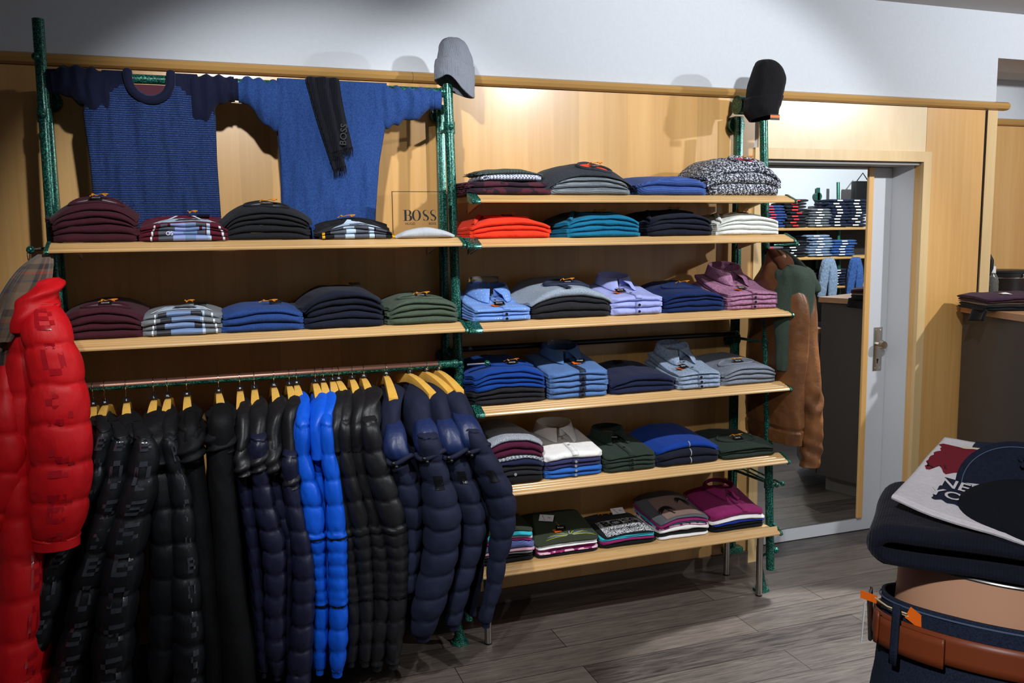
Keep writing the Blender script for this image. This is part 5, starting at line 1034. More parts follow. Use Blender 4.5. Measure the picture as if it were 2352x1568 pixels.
t, org = sweater(-.172, [(2.21, -.14, .14), (2.15, -.16, .175), (2.09, -.205, .205), (2.05, -.215, .208), (1.9, -.205, .205), (1.7, -.20, .208), (1.63, -.195, .208)], .062, [KNITB, NAVR], 'navy and blue knitted raglan sweater spread along the top rail, at left', raglan=lambda dx, z: abs(dx) > .055+(2.185-z)*1.35 and z > 2.06, seed=1, folds=1.9)
def bunch(cx_path, m, t, org, seed, cuffend=None, k=46):
    L = Loft(cx_path, lambda tt, th, P, r: r*.13*math.sin(P.x*k*3+2.2*nz(P.x*10, th, seed)+.6*math.sin(th))*1.0+.006*nz(P.x*14, th*1.2, seed), axis='x', org=org)
    L.mesh(90, 30).build('sleeve', m, t, ang=180)
    if cuffend:
        c = cuffend; Loft([(c[0], RY, c[2], .026, c[3]), (c[1], RY, c[2], .028, c[3]+.002)], lambda tt, th, P, r: .0012*math.sin(th*40), axis='x', org=org).mesh(8, 80).build('cuff', m, t)
bunch([(-.475, RY-.004, 2.165, .030, .038), (-.445, RY-.004, 2.168, .034, .044), (-.42, RY-.006, 2.163, .036, .056), (-.39, RY-.008, 2.150, .038, .066), (-.36, RY-.008, 2.135, .038, .078), (-.33, RY-.006, 2.125, .032, .082), (-.30, RY-.004, 2.125, .028, .078)], NAVR, t, org, 1, (-.488, -.452, 2.165, .040))
bunch([(-.04, RY-.004, 2.12, .028, .08), (-.0, RY-.008, 2.118, .036, .088), (.025, RY-.008, 2.135, .036, .072), (.05, RY-.006, 2.155, .035, .05), (.08, RY-.004, 2.160, .034, .046), (.105, RY-.004, 2.163, .030, .04)], NAVR, t, org, 2, (.095, .118, 2.163, .037))
def neckband(t, cx, w, d, m, org, r=.014, z=RZ, y=RY-.032):
    P_ = [Vector((cx+w*math.sin(a), y-.006*math.cos(a), z+.016-d*max(0, math.cos(a))**.8))-org for a in [PI/2*(-1+2*i/24) for i in range(25)]]
    P_ = [P_[0]+Vector((0, .03, .004))]+P_+[P_[-1]+Vector((0, .03, .004))]; MB().tube(P_, r, 12).build('neck_band', m, t)
neckband(t, -.172, .069, .092, NAVR, org, .015)
MB().grid(lambda u, v: Vector((-.172+.058*(2*u-1), RY-.012, 2.165-.06*v*math.sqrt(max(.02, 1-(2*u-1)**2))))-org, 16, 6).build('neck_inside', simple('maroon_lining', '#4a1526', .8), t)
nl_ = MB().box(-.015, .015, -.016, -.0145, -.075, -.062).build('brand_label', BLACK, t, smooth=False); text('BOSS', (0, -.0164, -.0685), (1, 0, 0), (0, 0, 1), .011, WHITEP, nl_)
t2, org2 = sweater(.448, [(2.21, -.19, .205), (2.13, -.20, .20), (2.07, -.21, .20), (2.02, -.2, .19), (1.9, -.195, .165), (1.72, -.198, .145), (1.63, -.198, .14)], None, [BLUS], 'plain blue melange sweater spread along the top rail, at right under a dark scarf', seed=7, folds=1.5)
bunch([(.128, RY-.004, 2.155, .030, .04), (.15, RY-.006, 2.158, .036, .048), (.175, RY-.008, 2.14, .040, .066), (.205, RY-.008, 2.12, .040, .08), (.235, RY-.006, 2.11, .034, .088), (.27, RY-.004, 2.115, .028, .085)], BLUS, t2, org2, 3, (.118, .136, 2.156, .038))
bunch([(.60, RY-.004, 2.125, .03, .075), (.64, RY-.006, 2.12, .034, .08), (.69, RY-.006, 2.125, .034, .072), (.73, RY-.006, 2.135, .034, .058), (.765, RY-.008, 2.135, .038, .062), (.795, RY-.006, 2.15, .034, .046), (.83, RY-.004, 2.155, .03, .038)], BLUS, t2, org2, 4, (.822, .862, 2.156, .036))
ds = thing('draped_scarf', (.43, RY, RZ), 'dark ribbed scarf with fringe hanging over the right blue sweater', 'scarf'); org = Vector((.43, RY, RZ)); DSC = cloth('dark_navy_ribbed_scarf', '#0f111b', '#090b12', .6, kind='rib', period=.006, bump=.8)
def scarf_fn(u, v):
    z = 2.205-.255*v; xc = .412+.055*v**1.2; hw = .055-.012*v; x = xc+hw*(2*u-1); dz = (2*u-1)*.02*v
    return Vector((x, RY-.056-.012*math.sin(PI*u)-.006*math.sin(u*16+2*v)-.004*nz(u*6, v*5), z-dz*-1 if False else z+dz*.6))-org
def scarf_full(u, v):
    if v > .12: return scarf_fn(u, (v-.12)/.88)
    a = v/.12; p = scarf_fn(u, 0); return Vector((p.x, p.y*a+.03*(1-a), p.z+.012*math.sin(PI*a)+(1-a)*-.01))
MB().grid(scarf_full, 40, 60).build('cloth', DSC, ds, ang=180, solid=.006)
def scarf2(u, v): p = scarf_fn(u*.55-.05, v*1.22); return p+Vector((0, .010, 0))
MB().grid(scarf2, 24, 50).build('cloth_under_layer', DSC, ds, ang=180, solid=.005)
mb = MB()
for i in range(34):
    u = i/33; p = scarf_fn(u, 1); mb.tube([p+Vector((0, 0, .004)), p+Vector((.002*math.sin(i*2), 0, -.012)), p+Vector((.004*math.sin(i*3), 0, -.026-.004*math.sin(i*5)))], [.0018, .0014, .0006], 5)
for i in range(18):
    p = scarf2(i/17, 1); mb.tube([p+Vector((0, 0, .004)), p+Vector((.003*math.sin(i*2), 0, -.012)), p+Vector((.004*math.sin(i*3), 0, -.028))], [.0018, .0014, .0006], 5)
mb.build('fringe', DSC, ds)
pp = scarf_fn(.74, .80); text('BOSS', pp+Vector((0, -.012, 0)), (.1, 0, 1), (-1, 0, .1), .034, simple('black_weave', '#07080c', .5), ds)
# ------------------------------------------------------------------ hats on the uprights
BEAN = cloth('light_grey_rib_knit', '#8a8f9a', '#6d727e', .6, kind='rib', period=.0035, bump=.8, bigb=.4)
def hat(name, loc, prof, rimf, m, label_, cat, squash=.8, cuff=.42, seed=0, cuffoff=.006):
    t = thing(name, loc, label_, cat); n = len(prof)
    def fn(u, v, off=0):
        th = 2*PI*u; z, xc, r = catmull(prof, v); w_ = max(0, v-.35)/.65; dz = rimf(th)*w_
        rr = r+off+.004*nz(math.cos(th)*2+seed, math.sin(th)*2, v*4)+.003*nz(math.cos(th)*5+seed, math.sin(th)*5, v*9)
        return Vector((xc+rr*math.cos(th), rr*squash*math.sin(th)+.0, z+dz))
    MB().grid(lambda u, v: fn(u, v), 48, 30, True).build('crown', m, t, ang=180, solid=.004)
    MB().grid(lambda u, v: fn(u, 1-cuff*(1-v), cuffoff*math.sin(PI*min(1, .25+v*.6))), 48, 14, True).build('cuff', m, t, ang=180, solid=.004)
    return t
hat('knit_beanie', (.905, -.198, 2.2), [(.19, .012, .002), (.186, .012, .03), (.165, .016, .052), (.12, .022, .066), (.07, .018, .071), (.03, .016, .072), (.0, .016, .073)],
    lambda th: -.032*math.cos(th)+.028*math.exp(-((th-4.25)**2)/.25)-.012*math.exp(-((th-5.4)**2)/.3), BEAN, 'light grey ribbed beanie on top of the middle upright', 'hat')
cp = hat('knit_beanie', (2.343, -.206, 2.12), [(.262, .0, .002), (.258, .0, .035), (.235, .006, .062), (.19, .008, .08), (.14, .0, .083), (.08, -.012, .078), (.045, -.02, .074), (.012, -.008, .062)],
    lambda th: .012*math.cos(th+.8), cloth('black_fleece', '#0c0c10', '#08080b', .4, bigb=.5), 'black fleece hat pulled over the right upright', 'hat', cuff=.34, seed=4, cuffoff=.007)
st = MB().box(-.024, .024, -.07, -.068, -.004, .02).build('size_strip', BLACK, cp, smooth=False); MB().box(-.024, .024, -.0705, -.068, .006, .016).build('size_strip', ORANGE, cp, smooth=False)
# ------------------------------------------------------------------ leather jacket and green pullover at the right end
hk = thing('hook_arm', (2.37, -.3, 1.575), 'green hook arm holding the leather jacket at the right upright', 'hook'); MB().tube([(-.02, .02, 0), (.02, 0, 0), (.075, 0, .004)], .005).build('arm', GREEN, hk); MB().ball((.082, 0, .004), .012).build('knob', GREEN, hk)
def leather():
    m, nt, b, N, L = nmat('brown_leather'); tc = N('ShaderNodeTexCoord'); n = N('ShaderNodeTexNoise'); n.inputs['Scale'].default_value = 7; n.inputs['Detail'].default_value = 5; L(tc.outputs['Object'], n.inputs['Vector'])
    mx = N('ShaderNodeMix'); mx.data_type = 'RGBA'; mx.inputs[6].default_value = lin('#52311a'); mx.inputs[7].default_value = lin('#784c29'); mr = N('ShaderNodeMapRange'); mr.inputs[1].default_value = .35; mr.inputs[2].default_value = .65; L(n.outputs[0], mr.inputs[0]); L(mr.outputs[0], mx.inputs[0]); L(mx.outputs[2], b.inputs['Base Color'])
    b.inputs['Roughness'].default_value = .42; n2 = N('ShaderNodeTexNoise'); n2.inputs['Scale'].default_value = 28; n2.inputs['Detail'].default_value = 6; L(tc.outputs['Object'], n2.inputs['Vector']); bp = N('ShaderNodeBump'); bp.inputs['Strength'].default_value = .5; bp.inputs['Distance'].default_value = .006; L(n2.outputs[0], bp.inputs['Height']); L(bp.outputs[0], b.inputs['Normal'])
    return m
LEA = leather(); lj = thing('leather_jacket', (2.372, -.28, 0), 'tan brown leather jacket hanging in front of the mirror at right', 'jacket'); org = Vector((2.42, -.28, 0))
Loft([(2.375, -.30, 1.555, .012, .03), (2.40, -.29, 1.53, .04, .06), (2.41, -.28, 1.47, .055, .09), (2.42, -.27, 1.40, .07, .15), (2.435, -.27, 1.3, .070, .19), (2.435, -.26, 1.1, .066, .2), (2.43, -.26, .95, .062, .2), (2.43, -.26, .80, .062, .2), (2.43, -.26, .735, .064, .2), (2.43, -.26, .70, .062, .195)], lambda t, th, P, r: .005*math.sin(4*th+P.z*5)+.006*nz(th*2, P.z*8)+(.004*math.sin(th*9+P.z*30) if P.z < .85 else 0)-(.006 if .758 < P.z < .772 else 0), org=org).mesh(110, 40).build('body', LEA, lj, ang=180)
Loft([(2.478, -.34, 1.42, .02, .02), (2.492, -.37, 1.375, .040, .04), (2.492, -.38, 1.29, .052, .05), (2.488, -.385, 1.15, .060, .056), (2.500, -.39, 1.0, .066, .058), (2.520, -.39, .86, .062, .056), (2.535, -.39, .74, .052, .05), (2.540, -.39, .64, .046, .044), (2.532, -.39, .585, .044, .042)], lambda t, th, P, r: .005*nz(th*2, P.z*9)+.005*math.sin(P.z*60+3*nz(P.z*5, th))*math.exp(-((P.z-.87)**2)/.006)+.004*math.sin(P.z*90+2*th)*math.exp(-((P.z-.66)**2)/.006), org=org).mesh(110, 34).build('sleeve', LEA, lj, ang=180)
Loft([(2.365, -.29, 1.56, .01, .02), (2.38, -.31, 1.55, .035, .03), (2.41, -.335, 1.50, .048, .035), (2.44, -.35, 1.45, .048, .03), (2.465, -.35, 1.41, .035, .02)], smoothd(3, .006, .12), org=org).mesh(30, 24).build('hood', cloth('rust_lining', '#4c2915', '#3f210f', .4), lj, ang=180)
Loft([(2.44, -.30, 1.55, .01, .02), (2.47, -.33, 1.50, .018, .05), (2.50, -.34, 1.45, .02, .06), (2.515, -.34, 1.41, .018, .05)], smoothd(8, .004), org=org).mesh(24, 20).build('collar', cloth('dark_green_lining', '#232a25', '#1b211d', .4), lj, ang=180)
pu = thing('draped_pullover', (2.37, -.36, 1.2), 'dark green sweatshirt draped over the shoulder of the brown leather jacket', 'pullover'); org = Vector((2.4, -.36, 1.2)); OLV = cloth('muted_green_sweat', '#39463c', '#2f3b32', .5)
Loft([(2.385, -.34, 1.492, .02, .03), (2.425, -.35, 1.482, .065, .05), (2.435, -.36, 1.455, .092, .07), (2.44, -.365, 1.415, .098, .075), (2.43, -.37, 1.35, .094, .07), (2.42, -.37, 1.24, .084, .065), (2.412, -.37, 1.14, .074, .055), (2.405, -.37, 1.06, .066, .05), (2.402, -.37, 1.03, .062, .045)], lambda t, th, P, r: .007*math.sin(3*th+P.z*9)+.006*nz(th*2.2, P.z*8)-.005*abs(math.sin(th*4+P.z*3)), org=org).mesh(80, 44).build('body', OLV, pu, ang=180)
Loft([(2.468, -.39, 1.445, .03, .03), (2.490, -.40, 1.41, .032, .035), (2.500, -.405, 1.378, .028, .032), (2.500, -.405, 1.366, .018, .02)], smoothd(5, .004), org=org).mesh(24, 20).build('sleeve', OLV, pu, ang=180)
# ================================================================== things on the counter and beyond
ZC = 1.232
cg = [(('black', BLK)), ('dark grey', CHAR), ('taupe', cloth('taupe_jersey', '#6e6058', '#5f524b', .4)), ('dark brown', cloth('brown_jersey', '#3a2320', '#301c1a', .4)), ('navy patterned', cloth('navy_burgundy_weave', '#23203f', '#4a1d2a', .9, kind='check', period=.006))]
CP = Pile('R1', -.2, .2, .082, 5, yf=-.3, yb=-.02, c=.15, seed=50, zb=0.0, weights=[1.1, .9, .7, 1, 1.1])
for k, (wd, m) in enumerate(cg):
    o = CP.garment(k, m, 'folded_scarf', jit=.006, plies=2); o.location = (3.79, -.30, ZC); o.rotation_euler = (0, 0, math.radians(-20)); tag(o, f'{wd} folded scarf, {ordn(k, 5)} of the pile on the grey counter', 'scarf', 'folded scarves on the counter')
    if k == 4: MB().grid(lambda u, v: CP.P(-.09+.05*u, -.22+.04*v, 4, .004+.006*math.sin(PI*u)*math.sin(PI*v)), 8, 8).build('white_tag', WHITEP, o, solid=.001)
    if k == 0:
        o2 = MB().grid(lambda u, v: Vector((-.205-.02*v+.02*math.sin(u*3), -.10+.13*u, .008-.052*v-.012*u*v)), 10, 8).build('hanging_corner', m, o, solid=.012)
def lathe(prof, n=36, cx=0, cy=0):
    mb = MB(); mb.grid(lambda u, v: Vector((cx+prof[round(v*(len(prof)-1))][0]*math.cos(2*PI*u), cy+prof[round(v*(len(prof)-1))][0]*math.sin(2*PI*u), prof[round(v*(len(prof)-1))][1])), n, len(prof), True); return mb
kt = thing('round_canister', (4.27, .19, ZC), 'large black round canister with chrome rim behind the counter scarves', 'canister')
lathe([(.0, .001), (.128, .001), (.132, .006), (.132, .125), (.134, .128), (.134, .155), (.138, .158), (.138, .168), (.13, .172), (0, .175)]).build('body', simple('black_enamel', '#1c2023', .35), kt)
lathe([(.1345, .127), (.1365, .129), (.1365, .132), (.1345, .134)]).build('chrome_band', CHROME, kt); MB().box(-.03, .10, -.14, -.134, .132, .152).build('clasp', CHROME, kt, bevel=.002); MB().tube([(-.13, -.02, .09), (-.17, -.03, .09), (-.185, -.035, .09)], .006).build('tap', CHROME, kt)
bt = thing('glass_bottle', (4.11, .14, ZC), 'clear glass bottle with a white neck label beside the black canister', 'bottle')
lathe([(0, .001), (.034, .001), (.036, .008), (.036, .11), (.030, .14), (.016, .165), (.014, .20), (.0155, .203), (.0155, .215), (.012, .215)]).build('glass', simple('bottle_glass', '#dfe8e4', .05, trans=.9), bt); lathe([(.0152, .158), (.0205, .16), (.0185, .195), (.0155, .197)]).build('label', WHITEP, bt)
ph = thing('desk_phone_handset', (4.03, .1, ZC), 'black handset standing at the wall end beside the glass bottle', 'handset')
MB().cyl((0, 0, 0), (0, 0, .02), .03, 20).cyl((0, 0, .02), (0, 0, .16), .006, 12).build('stand', BLACKP, ph); MB().tube([(0, -.004, .15), (.012, -.008, .19), (.014, -.008, .23), (.002, -.004, .262)], [.014, .016, .015, .010], 14).build('receiver', BLACKP, ph)
# ------------------------------------------------------------------ trouser form in the foreground
MX, MY, MR = .918, -2.72, math.radians(-48)
SKIN = simple('tan_mannequin_plastic', '#cc997a', .45, spec=.4); DEN = cloth('dark_denim', '#141b2b', '#212a3d', .7, scale=500, bump=.4, bigb=.3, sheen=0); BELT = simple('cognac_leather', '#7a381b', .42); STI = simple('denim_stitch', '#4c5a74', .8)
mq = thing('trouser_mannequin', (MX, MY, .022), 'tan hip mannequin in the right foreground wearing dark jeans and a brown belt', 'mannequin', rz=MR)
NO = lambda t, th, P, r: 0
TL = Loft([(0, 0, .90, .14, .13), (0, 0, 1.0, .148, .138), (0, 0, 1.06, .142, .132), (0, 0, 1.12, .133, .124), (0, 0, 1.17, .130, .121), (0, 0, 1.195, .129, .120)], NO)
def tf_(u, v):
    p = TL.at(v, 2*PI*u); f = max(0, (p.z-1.12)/.075); p.z += f*(-.06*p.y); return p
MB().grid(tf_, 64, 40, True).build('torso', SKIN, mq, ang=180)
topv = [tf_(i/64, 1) for i in range(64)]; mb = MB(); mb.add(topv+[Vector((0, 0, 1.195))], [(i, (i+1) % 64, 64) for i in range(64)]); mb.build('top_plate', BLACKP, mq, smooth=False)
MB().tube(topv+[topv[0]], .0020, 8, cap=False).build('rim', simple('silver_edge', '#8d8a88', .3, metal=.8), mq)
def jn(t, th, P, r): return .003*nz(th*2, P.z*10)+.003*nz(th*4, P.z*22)*(1 if P.z < 1.05 else .3)
JL_ = Loft([(0, 0, .78, .165, .150), (0, 0, .90, .160, .148), (0, 0, .99, .156, .145), (0, 0, 1.06, .151, .140), (-.003, 0, 1.13, .145, .133)], jn)
def tilt(z, y): return -.22*y*max(0, min(1, (z-.95)/.12))
def jf(u, v):
    p = JL_.at(v, 2*PI*u); p.z += tilt(p.z, p.y); return p
MB().grid(jf, 72, 50, True).build('jeans', DEN, mq, ang=180, solid=.004)
for s in (-1, 1): Loft([(s*.078, 0, .83, .086, .135), (s*.082, 0, .72, .082, .11), (s*.082, 0, .55, .07, .085), (s*.082, 0, .35, .062, .072), (s*.082, 0, .14, .068, .075)], jn).mesh(40, 36).build('jeans_leg', DEN, mq, ang=180)
MB().box(-.26, .26, -.22, .22, -.022, .14).build('plinth', simple('white_plinth', '#c9c7c4', .6), mq, bevel=.004)
_js = [catmull(JL_.p, k/80) for k in range(81)]
def band(u0, u1, za, zb_, off, m, name, th=.003, nu=60, dz=0):
    def fn(u, v):
        a = 2*PI*(u0+(u1-u0)*u); z = za+(zb_-za)*v; x, y, zz, rx, ry = min(_js, key=lambda q: abs(q[2]-z))
        yy = (ry+off)*math.sin(a); return Vector((x+(rx+off)*math.cos(a), yy, z+tilt(z, yy)+dz))
    return MB().grid(fn, nu, 5).build(name, m, mq, ang=180, solid=th)
band(0, 1, 1.073, 1.108, .007, BELT, 'belt', nu=90); band(.56, .68, 1.071, 1.106, .0125, BELT, 'belt_tail', .0035, dz=-.003)
band(0, 1, 1.124, 1.126, .0025, STI, 'waistband_stitching', .001, 90)
for uu in (.615, .80, .95, .2, .4): band(uu-.006, uu+.006, 1.055, 1.128, .0155, DEN, 'belt_loop', .003, 5)
band(.572, .580, 1.069, 1.110, .016, BELT, 'belt_keeper', .003, 5)
bk = [Vector((-.158, -.030, 1.068)), Vector((-.161, -.030, 1.122)), Vector((-.163, .010, 1.122)), Vector((-.160, .010, 1.068)), Vector((-.158, -.030, 1.068))]; MB().tube(bk, .0026, 8).build('buckle', STEEL, mq)
def swing(c, ux, uy, w, h, m, name, par=None):
    ux = Vector(ux).normalized(); uy = Vector(uy); uy = (uy-ux*uy.dot(ux)).normalized(); n = ux.cross(uy); c = Vector(c); q = [c+ux*a*w/2+uy*b*h/2+n*e for e in (0, .001) for a, b in ((-1, -1), (1, -1), (1, 1), (-1, 1))]
    return MB().add(q, [(3, 2, 1, 0), (4, 5, 6, 7), (0, 1, 5, 4), (1, 2, 6, 5), (2, 3, 7, 6), (3, 0, 4, 7)]).build(name, m, par or mq, smooth=False)
swing((-.160, -.045, 1.132), (1, -.6, .05), (0, .1, 1), .024, .010, ORANGE, 'orange_tag'); swing((-.100, -.103, 1.138), (1, -.5, -.45), (0, .1, 1), .026, .016, ORANGE, 'orange_tag')
MB().tube([(-.152, -.05, 1.134), (-.135, -.085, 1.14), (-.112, -.102, 1.142)], .0010, 6).tube([(-.152, -.048, 1.132), (-.133, -.083, 1.137), (-.110, -.100, 1.138)], .0010, 6).build('tag_cord', simple('cream_cord', '#d9c79a', .8), mq)
swing((-.166, -.040, 1.095), (.3, -1, 0), (.05, 0, 1), .006, .055, WHITEP, 'price_tag')
# folded dark sweater on the form: one thick knit sheet folded round its left edge
sw = thing('folded_sweater', (MX, MY, 1.221), 'thick dark navy knitted sweater folded on top of the hip mannequin', 'sweater', rz=MR); DNK = cloth('dark_navy_ribbed_wool', '#0d0f1b', '#141728', .7, kind='rib', period=.0035, bump=.35, bigb=.3, sheen=.05)
CL = [(.20-.325*i/15, .041) for i in range(16)]+[(-.125+.0145*math.cos(PI/2+PI*i/12)*1.5, .0265+.0145*math.sin(PI/2+PI*i/12)) for i in range(1, 12)]+[(-.125+.325*i/15, .012) for i in range(16)]; NCL = len(CL)
def swf(u, v):
    m = 2*NCL; q = u*m; i = int(q+1e-6) % m; j = i if i < NCL else m-1-i; sd = 1 if i < NCL else -1
    a = CL[max(j-1, 0)]; b = CL[min(j+1, NCL-1)]; dx, dz = b[0]-a[0], b[1]-a[1]; l = math.hypot(dx, dz); nx, nz_ = dz/l, -dx/l
    y = -.122+.195*v; e = min(1, min(v, 1-v)*12+.30); th = .0115*e; f = min(1, max(0, (CL[j][1]-.012)/.028))
    x = CL[j][0]+nx*th*sd*-1; z = CL[j][1]+nz_*th*sd*-1
    z += f*(max(0, (y+.135)/.25)*.012-.03*(CL[j][0]+.03)*.4)+.004*nz(CL[j][0]*7+3, y*6, 2)
    return Vector((x+.006*nz(y*9, 3, j*.08), y+.010*nz(x*9, z*9, 1), max(z, .0005-.06*y*.0+max(0, -y)*.04)))
mb = MB().grid(swf, 2*NCL, 26, True)
for base in (0, 25*2*NCL): mb.f += [(base+i, base+i+1, base+2*NCL-2-i, base+2*NCL-1-i) for i in range(NCL-1)]
mb.build('folded_body', DNK, sw, ang=180)
MB().grid(lambda u, v: Vector((-.115+.28*u, -.100+.20*v, .0265+.001*math.sin(PI*u))), 12, 8).build('inner_fold', DNK, sw, ang=180, solid=.008)
# white printed T-shirt over it, rising towards the back
ts = thing('folded_tshirt', (MX, MY, 1.28), 'white T-shirt with red and navy print lying on the dark sweater, right foreground', 'T-shirt', None, rz=MR); WT = cloth('white_tee_cotton', '#cfc9cd', '#c5bfc3', .3, bigb=.45)
def teef(u, v):
    x = -.135+.30*u; y = .095-.22*v+.06*v*(1-u)**2-.006*math.sin(u*5)*v; x += .05*(1-v)*(1-u)
    z = 1.275+.27*(y+.12)-.06*x+.005*nz(x*9, y*9)+.003*nz(x*23, y*15)+.018*math.exp(-((x-.0)/.08)**2)*max(0, (y+.1)); d = max(0, -.112-y); z -= d*.9
    return Vector((x, y, z-1.28))
MB().grid(teef, 70, 50).build('body', WT, ts, ang=180, solid=.004)
def teepatch(u0, v0, u1, v1, m, name, rag=0, up=.0026, nu=26, nv=14):
    def fn(u, v):
        a = u0+(u1-u0)*u; b = v0+(v1-v0)*v+rag*nz(u*9, 3, 5)*(v if v > .5 else 0); a += rag*.6*nz(v*9, 1, 8)*(1 if u < .5 else 0); p = teef(a, b); p.z += up; return p
    return MB().grid(fn, nu, nv).build(name, m, ts, ang=180)
RDP = simple('crimson_print', '#701022', .7); NVP = simple('navy_print', '#121a2f', .7); CRM = simple('cream_print', '#cfc4aa', .7)
teepatch(.02, .12, .36, .50, RDP, 'red_print', .07); teepatch(.15, .0, .5, .10, NVP, 'navy_print', .01, .0030); teepatch(.10, .10, .5, .13, CRM, 'cream_print', .01, .0034)
teepatch(.12, .56, .34, .86, NVP, 'block_print', .02)
for i, (s_, vv) in enumerate((('NEW', .64), ('YORK', .78))):
    p = teef(.22, vv); p2 = teef(.32, vv); p3 = teef(.22, vv-.08); text(s_, p+Vector((0, 0, .0052)), p2-p, p3-p, .027, WT, ts)
MB().tube([teef(u/20, 1)+Vector((0, -.001, -.001)) for u in range(21)], .0035, 8).build('hem', WT, ts)
# navy cap: crown towards the camera, brim standing up behind it
cap = thing('baseball_cap', (MX, MY, 1.28), 'dark navy baseball cap with frayed brim seam lying on the white T-shirt', 'cap', rz=MR); CAPM = cloth('navy_cotton_twill', '#0e1019', '#0a0c13', .5, scale=300, bigb=.4, sheen=0); CAPB = cloth('faded_navy_twill', '#181d30', '#141827', .5, scale=300, bigb=.3, sheen=0)
cc = Vector((.024, -.055, -.008))
def dome(u, v):
    th = 2*PI*u; ph = PI/2*v*.98; x = .092*math.sin(ph)**.9*math.cos(th); y = .062*math.sin(ph)*math.sin(th); z = .058*math.cos(ph)**.8
    return cc+Vector((x, y, z+.010*(x/.088)*math.cos(ph)+.003*nz(x*20, y*20)+.012*(y/.062)*math.sin(ph)-.06*x*math.sin(ph)))
MB().grid(dome, 60, 24, True).build('crown', CAPM, cap, ang=180, solid=.002)
MB().ball(cc+Vector((.002, 0, .060)), .004).build('top_button', CAPM, cap)
bux = Vector((1, 0, .0)); buz = Vector((-.05, .30, .95)).normalized(); bc = cc+Vector((-.022, .055, .030))
def brim(u, v):
    a = PI*(-.10+1.2*u); r = .02+.98*v; return bc+bux*(.070*math.cos(a)*r)+buz*(.062*math.sin(a)*r)-bux.cross(buz)*(-.010*math.cos(a)**2*r)
MB().grid(brim, 44, 12).build('brim', CAPB, cap, ang=180, solid=.004)
MB().tube([brim(i/40, .9)+Vector((0, -.003, 0)) for i in range(41)], .0006, 6).build('brim_stitching', STI, cap)
mb = MB(); rnd = random.Random(3)
for i in range(46):
    p = Vector((-.010+.075*i/45, -.012, .062+.006*math.sin(i*.07)))+Vector((.01, 0, 0)); mb.tube([p, p+Vector((rnd.uniform(-.005, .005), rnd.uniform(-.004, .002), .005)), p+Vector((rnd.uniform(-.010, .010), rnd.uniform(-.006, .002), .004+rnd.random()*.005))], [.0010, .0008, .0004], 4)
mb.build('frayed_seam', CAPB, cap)
# ================================================================== what the mirror shows: jeans rack on the opposite wall
RYM = .3+.016
def mv(x, yv): return (x, RYM-yv)
orr = thing('jeans_rack', (6.5, -4.2, 0), 'green and wood jeans rack on the opposite wall, seen in the mirror', 'display rack')
for x in (5.35, 6.72, 7.9): MB().cyl((x-6.5, .12, .1), (x-6.5, .0, 2.2), .0185, 20).build('front_post', GREEN, orr); MB().box(x-6.5-.12, x-6.5-.09, -.22, -.19, .1, 2.15).cyl((x-6.5-.105, -.24, 2.05), (x-6.5-.105, -.19, 2.05), .045, 24).cyl((x-6.5-.105, -.24, 1.9), (x-6.5-.105, -.19, 1.9), .04, 24).build('rear_post', GREEN, orr)
MB().box(-1.3, 1.5, -.225, -.215, 0, 1.72).build('dark_back_panel', simple('dark_back_panel', '#2c2a2b', .6), orr, smooth=False)
MSH = [1.70, 1.375, 1.05, .72]
for z in MSH: MB().prism([(-.2, z-.02), (-.2, z), (.12, z), (.17, z-.025), (.165, z-.035), (.12, z-.02)], -1.25, 1.45, 'x').build('shelf_board', WOOD_SH, orr, smooth=False)
DJ = {n: cloth(n+'_denim', a, b, .7, scale=200, bump=.5, bigb=.8, big=30) for n, a, b in (('mid_blue', '#1d3363', '#2b4680'), ('black', '#131419', '#1d1f26'), ('grey', '#4c5157', '#686e75'), ('dark_navy', '#10182b', '#1a2540'), ('grey_blue', '#5a6c84', '#8296b0'), ('blue', '#27467c', '#3a5f9d'))}
RED = simple('red_tag', '#d2232a', .5)
def jeans(m, tagm, loc, w=.30, h=.030):
    t = bpy.data.objects.new('folded_jeans', None); COL.objects.link(t); t.location = loc
    def fn(u, v):
        th = 2*PI*u; s_ = -1+2*v; sp_ = lambda c: sgn(c)*abs(c)**.45
        return Vector((s_*w/2, .13*sp_(math.cos(th))+.004*nz(s_*4, th), h*.5+h*.47*sp_(math.sin(th))*(1 if abs(s_) < .93 else .75)+.0004*nz(s_*5, th*2)))
    mb = MB().grid(fn, 20, 14, True); mb.f.append(tuple(range(20))); mb.f.append(tuple(range(13*20, 14*20))[::-1]); mb.build('body', m, t, ang=180)
    MB().box(-.055, .02, .133, .136, h*.3, h*.68).build('size_tag', tagm, t, smooth=False)
    return t
def jstack(x, sh, n, m, tagm, words, w=.30, h=.030):
    proto = None
    for k in range(n):
        jx = x+.008*math.sin(k*2.3+x*9)
        if proto is None: proto = jeans(m, tagm, (jx, -4.17, MSH[sh]), w, h); o = proto
        else: o = copy_tree(proto); o.location = (jx+.022*math.sin(k*5.1+x), -4.17+.008*math.sin(k*3.3), MSH[sh]+k*h)
        o.rotation_euler = (0, 0, .09*math.sin(k*2.9+x*3))
        tag(o, f"{words} folded jeans, {ordn(k, n)} of its mirrored stack, {('upper', 'second', 'third', 'lower')[sh]} shelf", 'jeans', f'{words} jeans on the {("upper", "second", "third", "lower")[sh]} mirrored shelf')
_o = ordn
def ordn(k, n):
    if n <= 9: return _o(k, n)
    return _o(k, n) if k < 4 or n-1-k < 4 else f'number {k+1} from bottom'
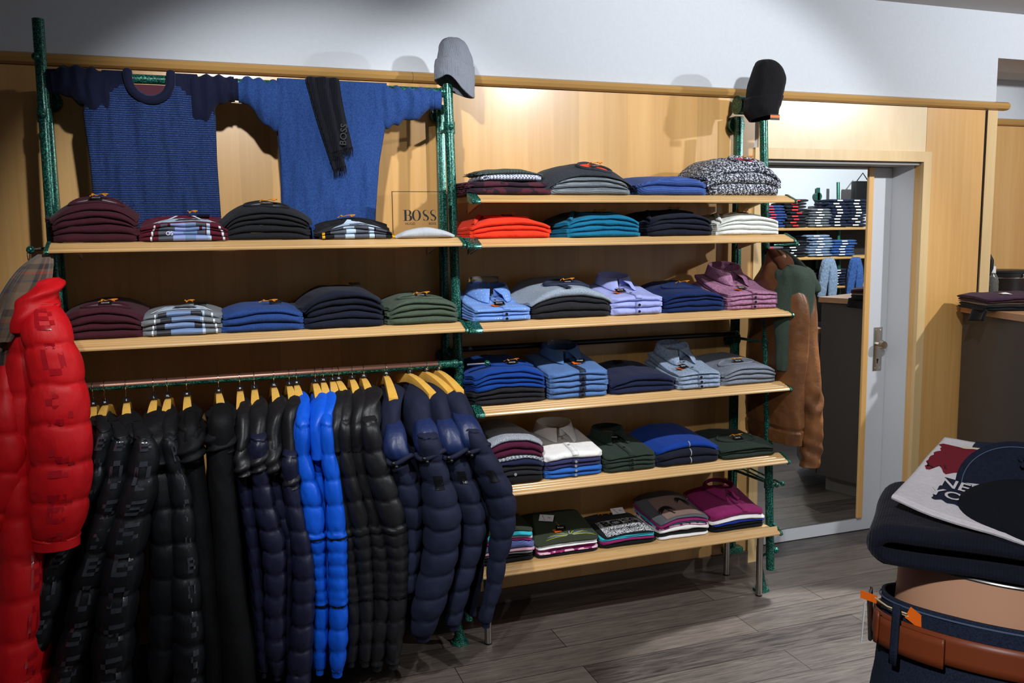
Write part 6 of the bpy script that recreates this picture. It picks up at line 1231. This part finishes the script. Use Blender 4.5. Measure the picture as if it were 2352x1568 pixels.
jstack(5.74, 0, 8, DJ['mid_blue'], RED, 'mid blue red-tagged', .32); jstack(6.05, 0, 9, DJ['black'], RED, 'black red-tagged', .28, .034); jstack(6.36, 0, 7, DJ['grey'], WHITEP, 'grey', .28, .029); jstack(6.62, 0, 9, DJ['dark_navy'], WHITEP, 'dark navy', .24, .034); jstack(6.88, 0, 9, DJ['dark_navy'], WHITEP, 'deep navy', .24, .034)
jstack(5.72, 1, 4, DJ['grey'], RED, 'grey red-tagged', .28); jstack(6.03, 1, 6, DJ['black'], WHITEP, 'black', .32); jstack(6.38, 1, 8, DJ['grey_blue'], WHITEP, 'grey-blue', .30); jstack(6.70, 1, 6, DJ['blue'], WHITEP, 'blue', .30)
jstack(6.18, 2, 6, DJ['black'], WHITEP, 'faded black', .26); jstack(6.62, 2, 6, DJ['dark_navy'], WHITEP, 'inky navy', .26); jstack(6.12, 3, 6, DJ['black'], WHITEP, 'washed black', .26)
for (x, z, m, w_, nm) in ((6.43, 1.36, DJ['grey_blue'], .11, 'grey-blue jeans hanging from the second mirrored shelf'), (5.98, 1.34, DJ['black'], .08, 'black jeans hanging from the second mirrored shelf'), (6.80, 1.36, DJ['blue'], .09, 'dark blue jeans hanging from the second mirrored shelf')):
    t = thing('hanging_jeans', (x, -3.97, z), nm, 'jeans', 'jeans hanging in front of the mirrored rack'); [Loft([(q*.2*w_, 0, 0, .02, .02), (q*.3*w_, 0, -.05, w_*.42, .035), (q*.45*w_, q*.012, -.2, w_*.55, .04), (q*.5*w_-.01, q*.02, -.45, w_*.5, .035), (q*.42*w_-.02, q*.02, -.78, w_*.42, .03)], lambda t_, th, P, r: .006*math.sin(4*th+P.z*9)+.005*nz(th, P.z*12)).mesh(40, 24).build('trouser_leg', m, t, ang=180) for q in (-1, 1)]
bg = thing('hanging_bag', (7.0, -4.13, 1.85), 'black bag hanging high on the mirrored jeans rack', 'bag'); MB().box(-.13, .13, -.04, .04, 0, .36).build('body', BLACKP, bg, bevel=.02); MB().tube([(-.08, 0, .36), (0, 0, .45), (.08, 0, .36)], .006).build('strap', BLACKP, bg)
b2_ = thing('black_box', (3.72, -.70, 1.031), 'black boxes on the low end of the counter, seen in the mirror', 'box'); MB().box(-.045, .045, -.045, .045, .03, .19).build('tall_box', BLACKP, b2_, bevel=.002); MB().box(-.06, .06, -.06, .06, 0, .03).build('navy_box', simple('navy_card', '#1b2248', .6), b2_, bevel=.002)
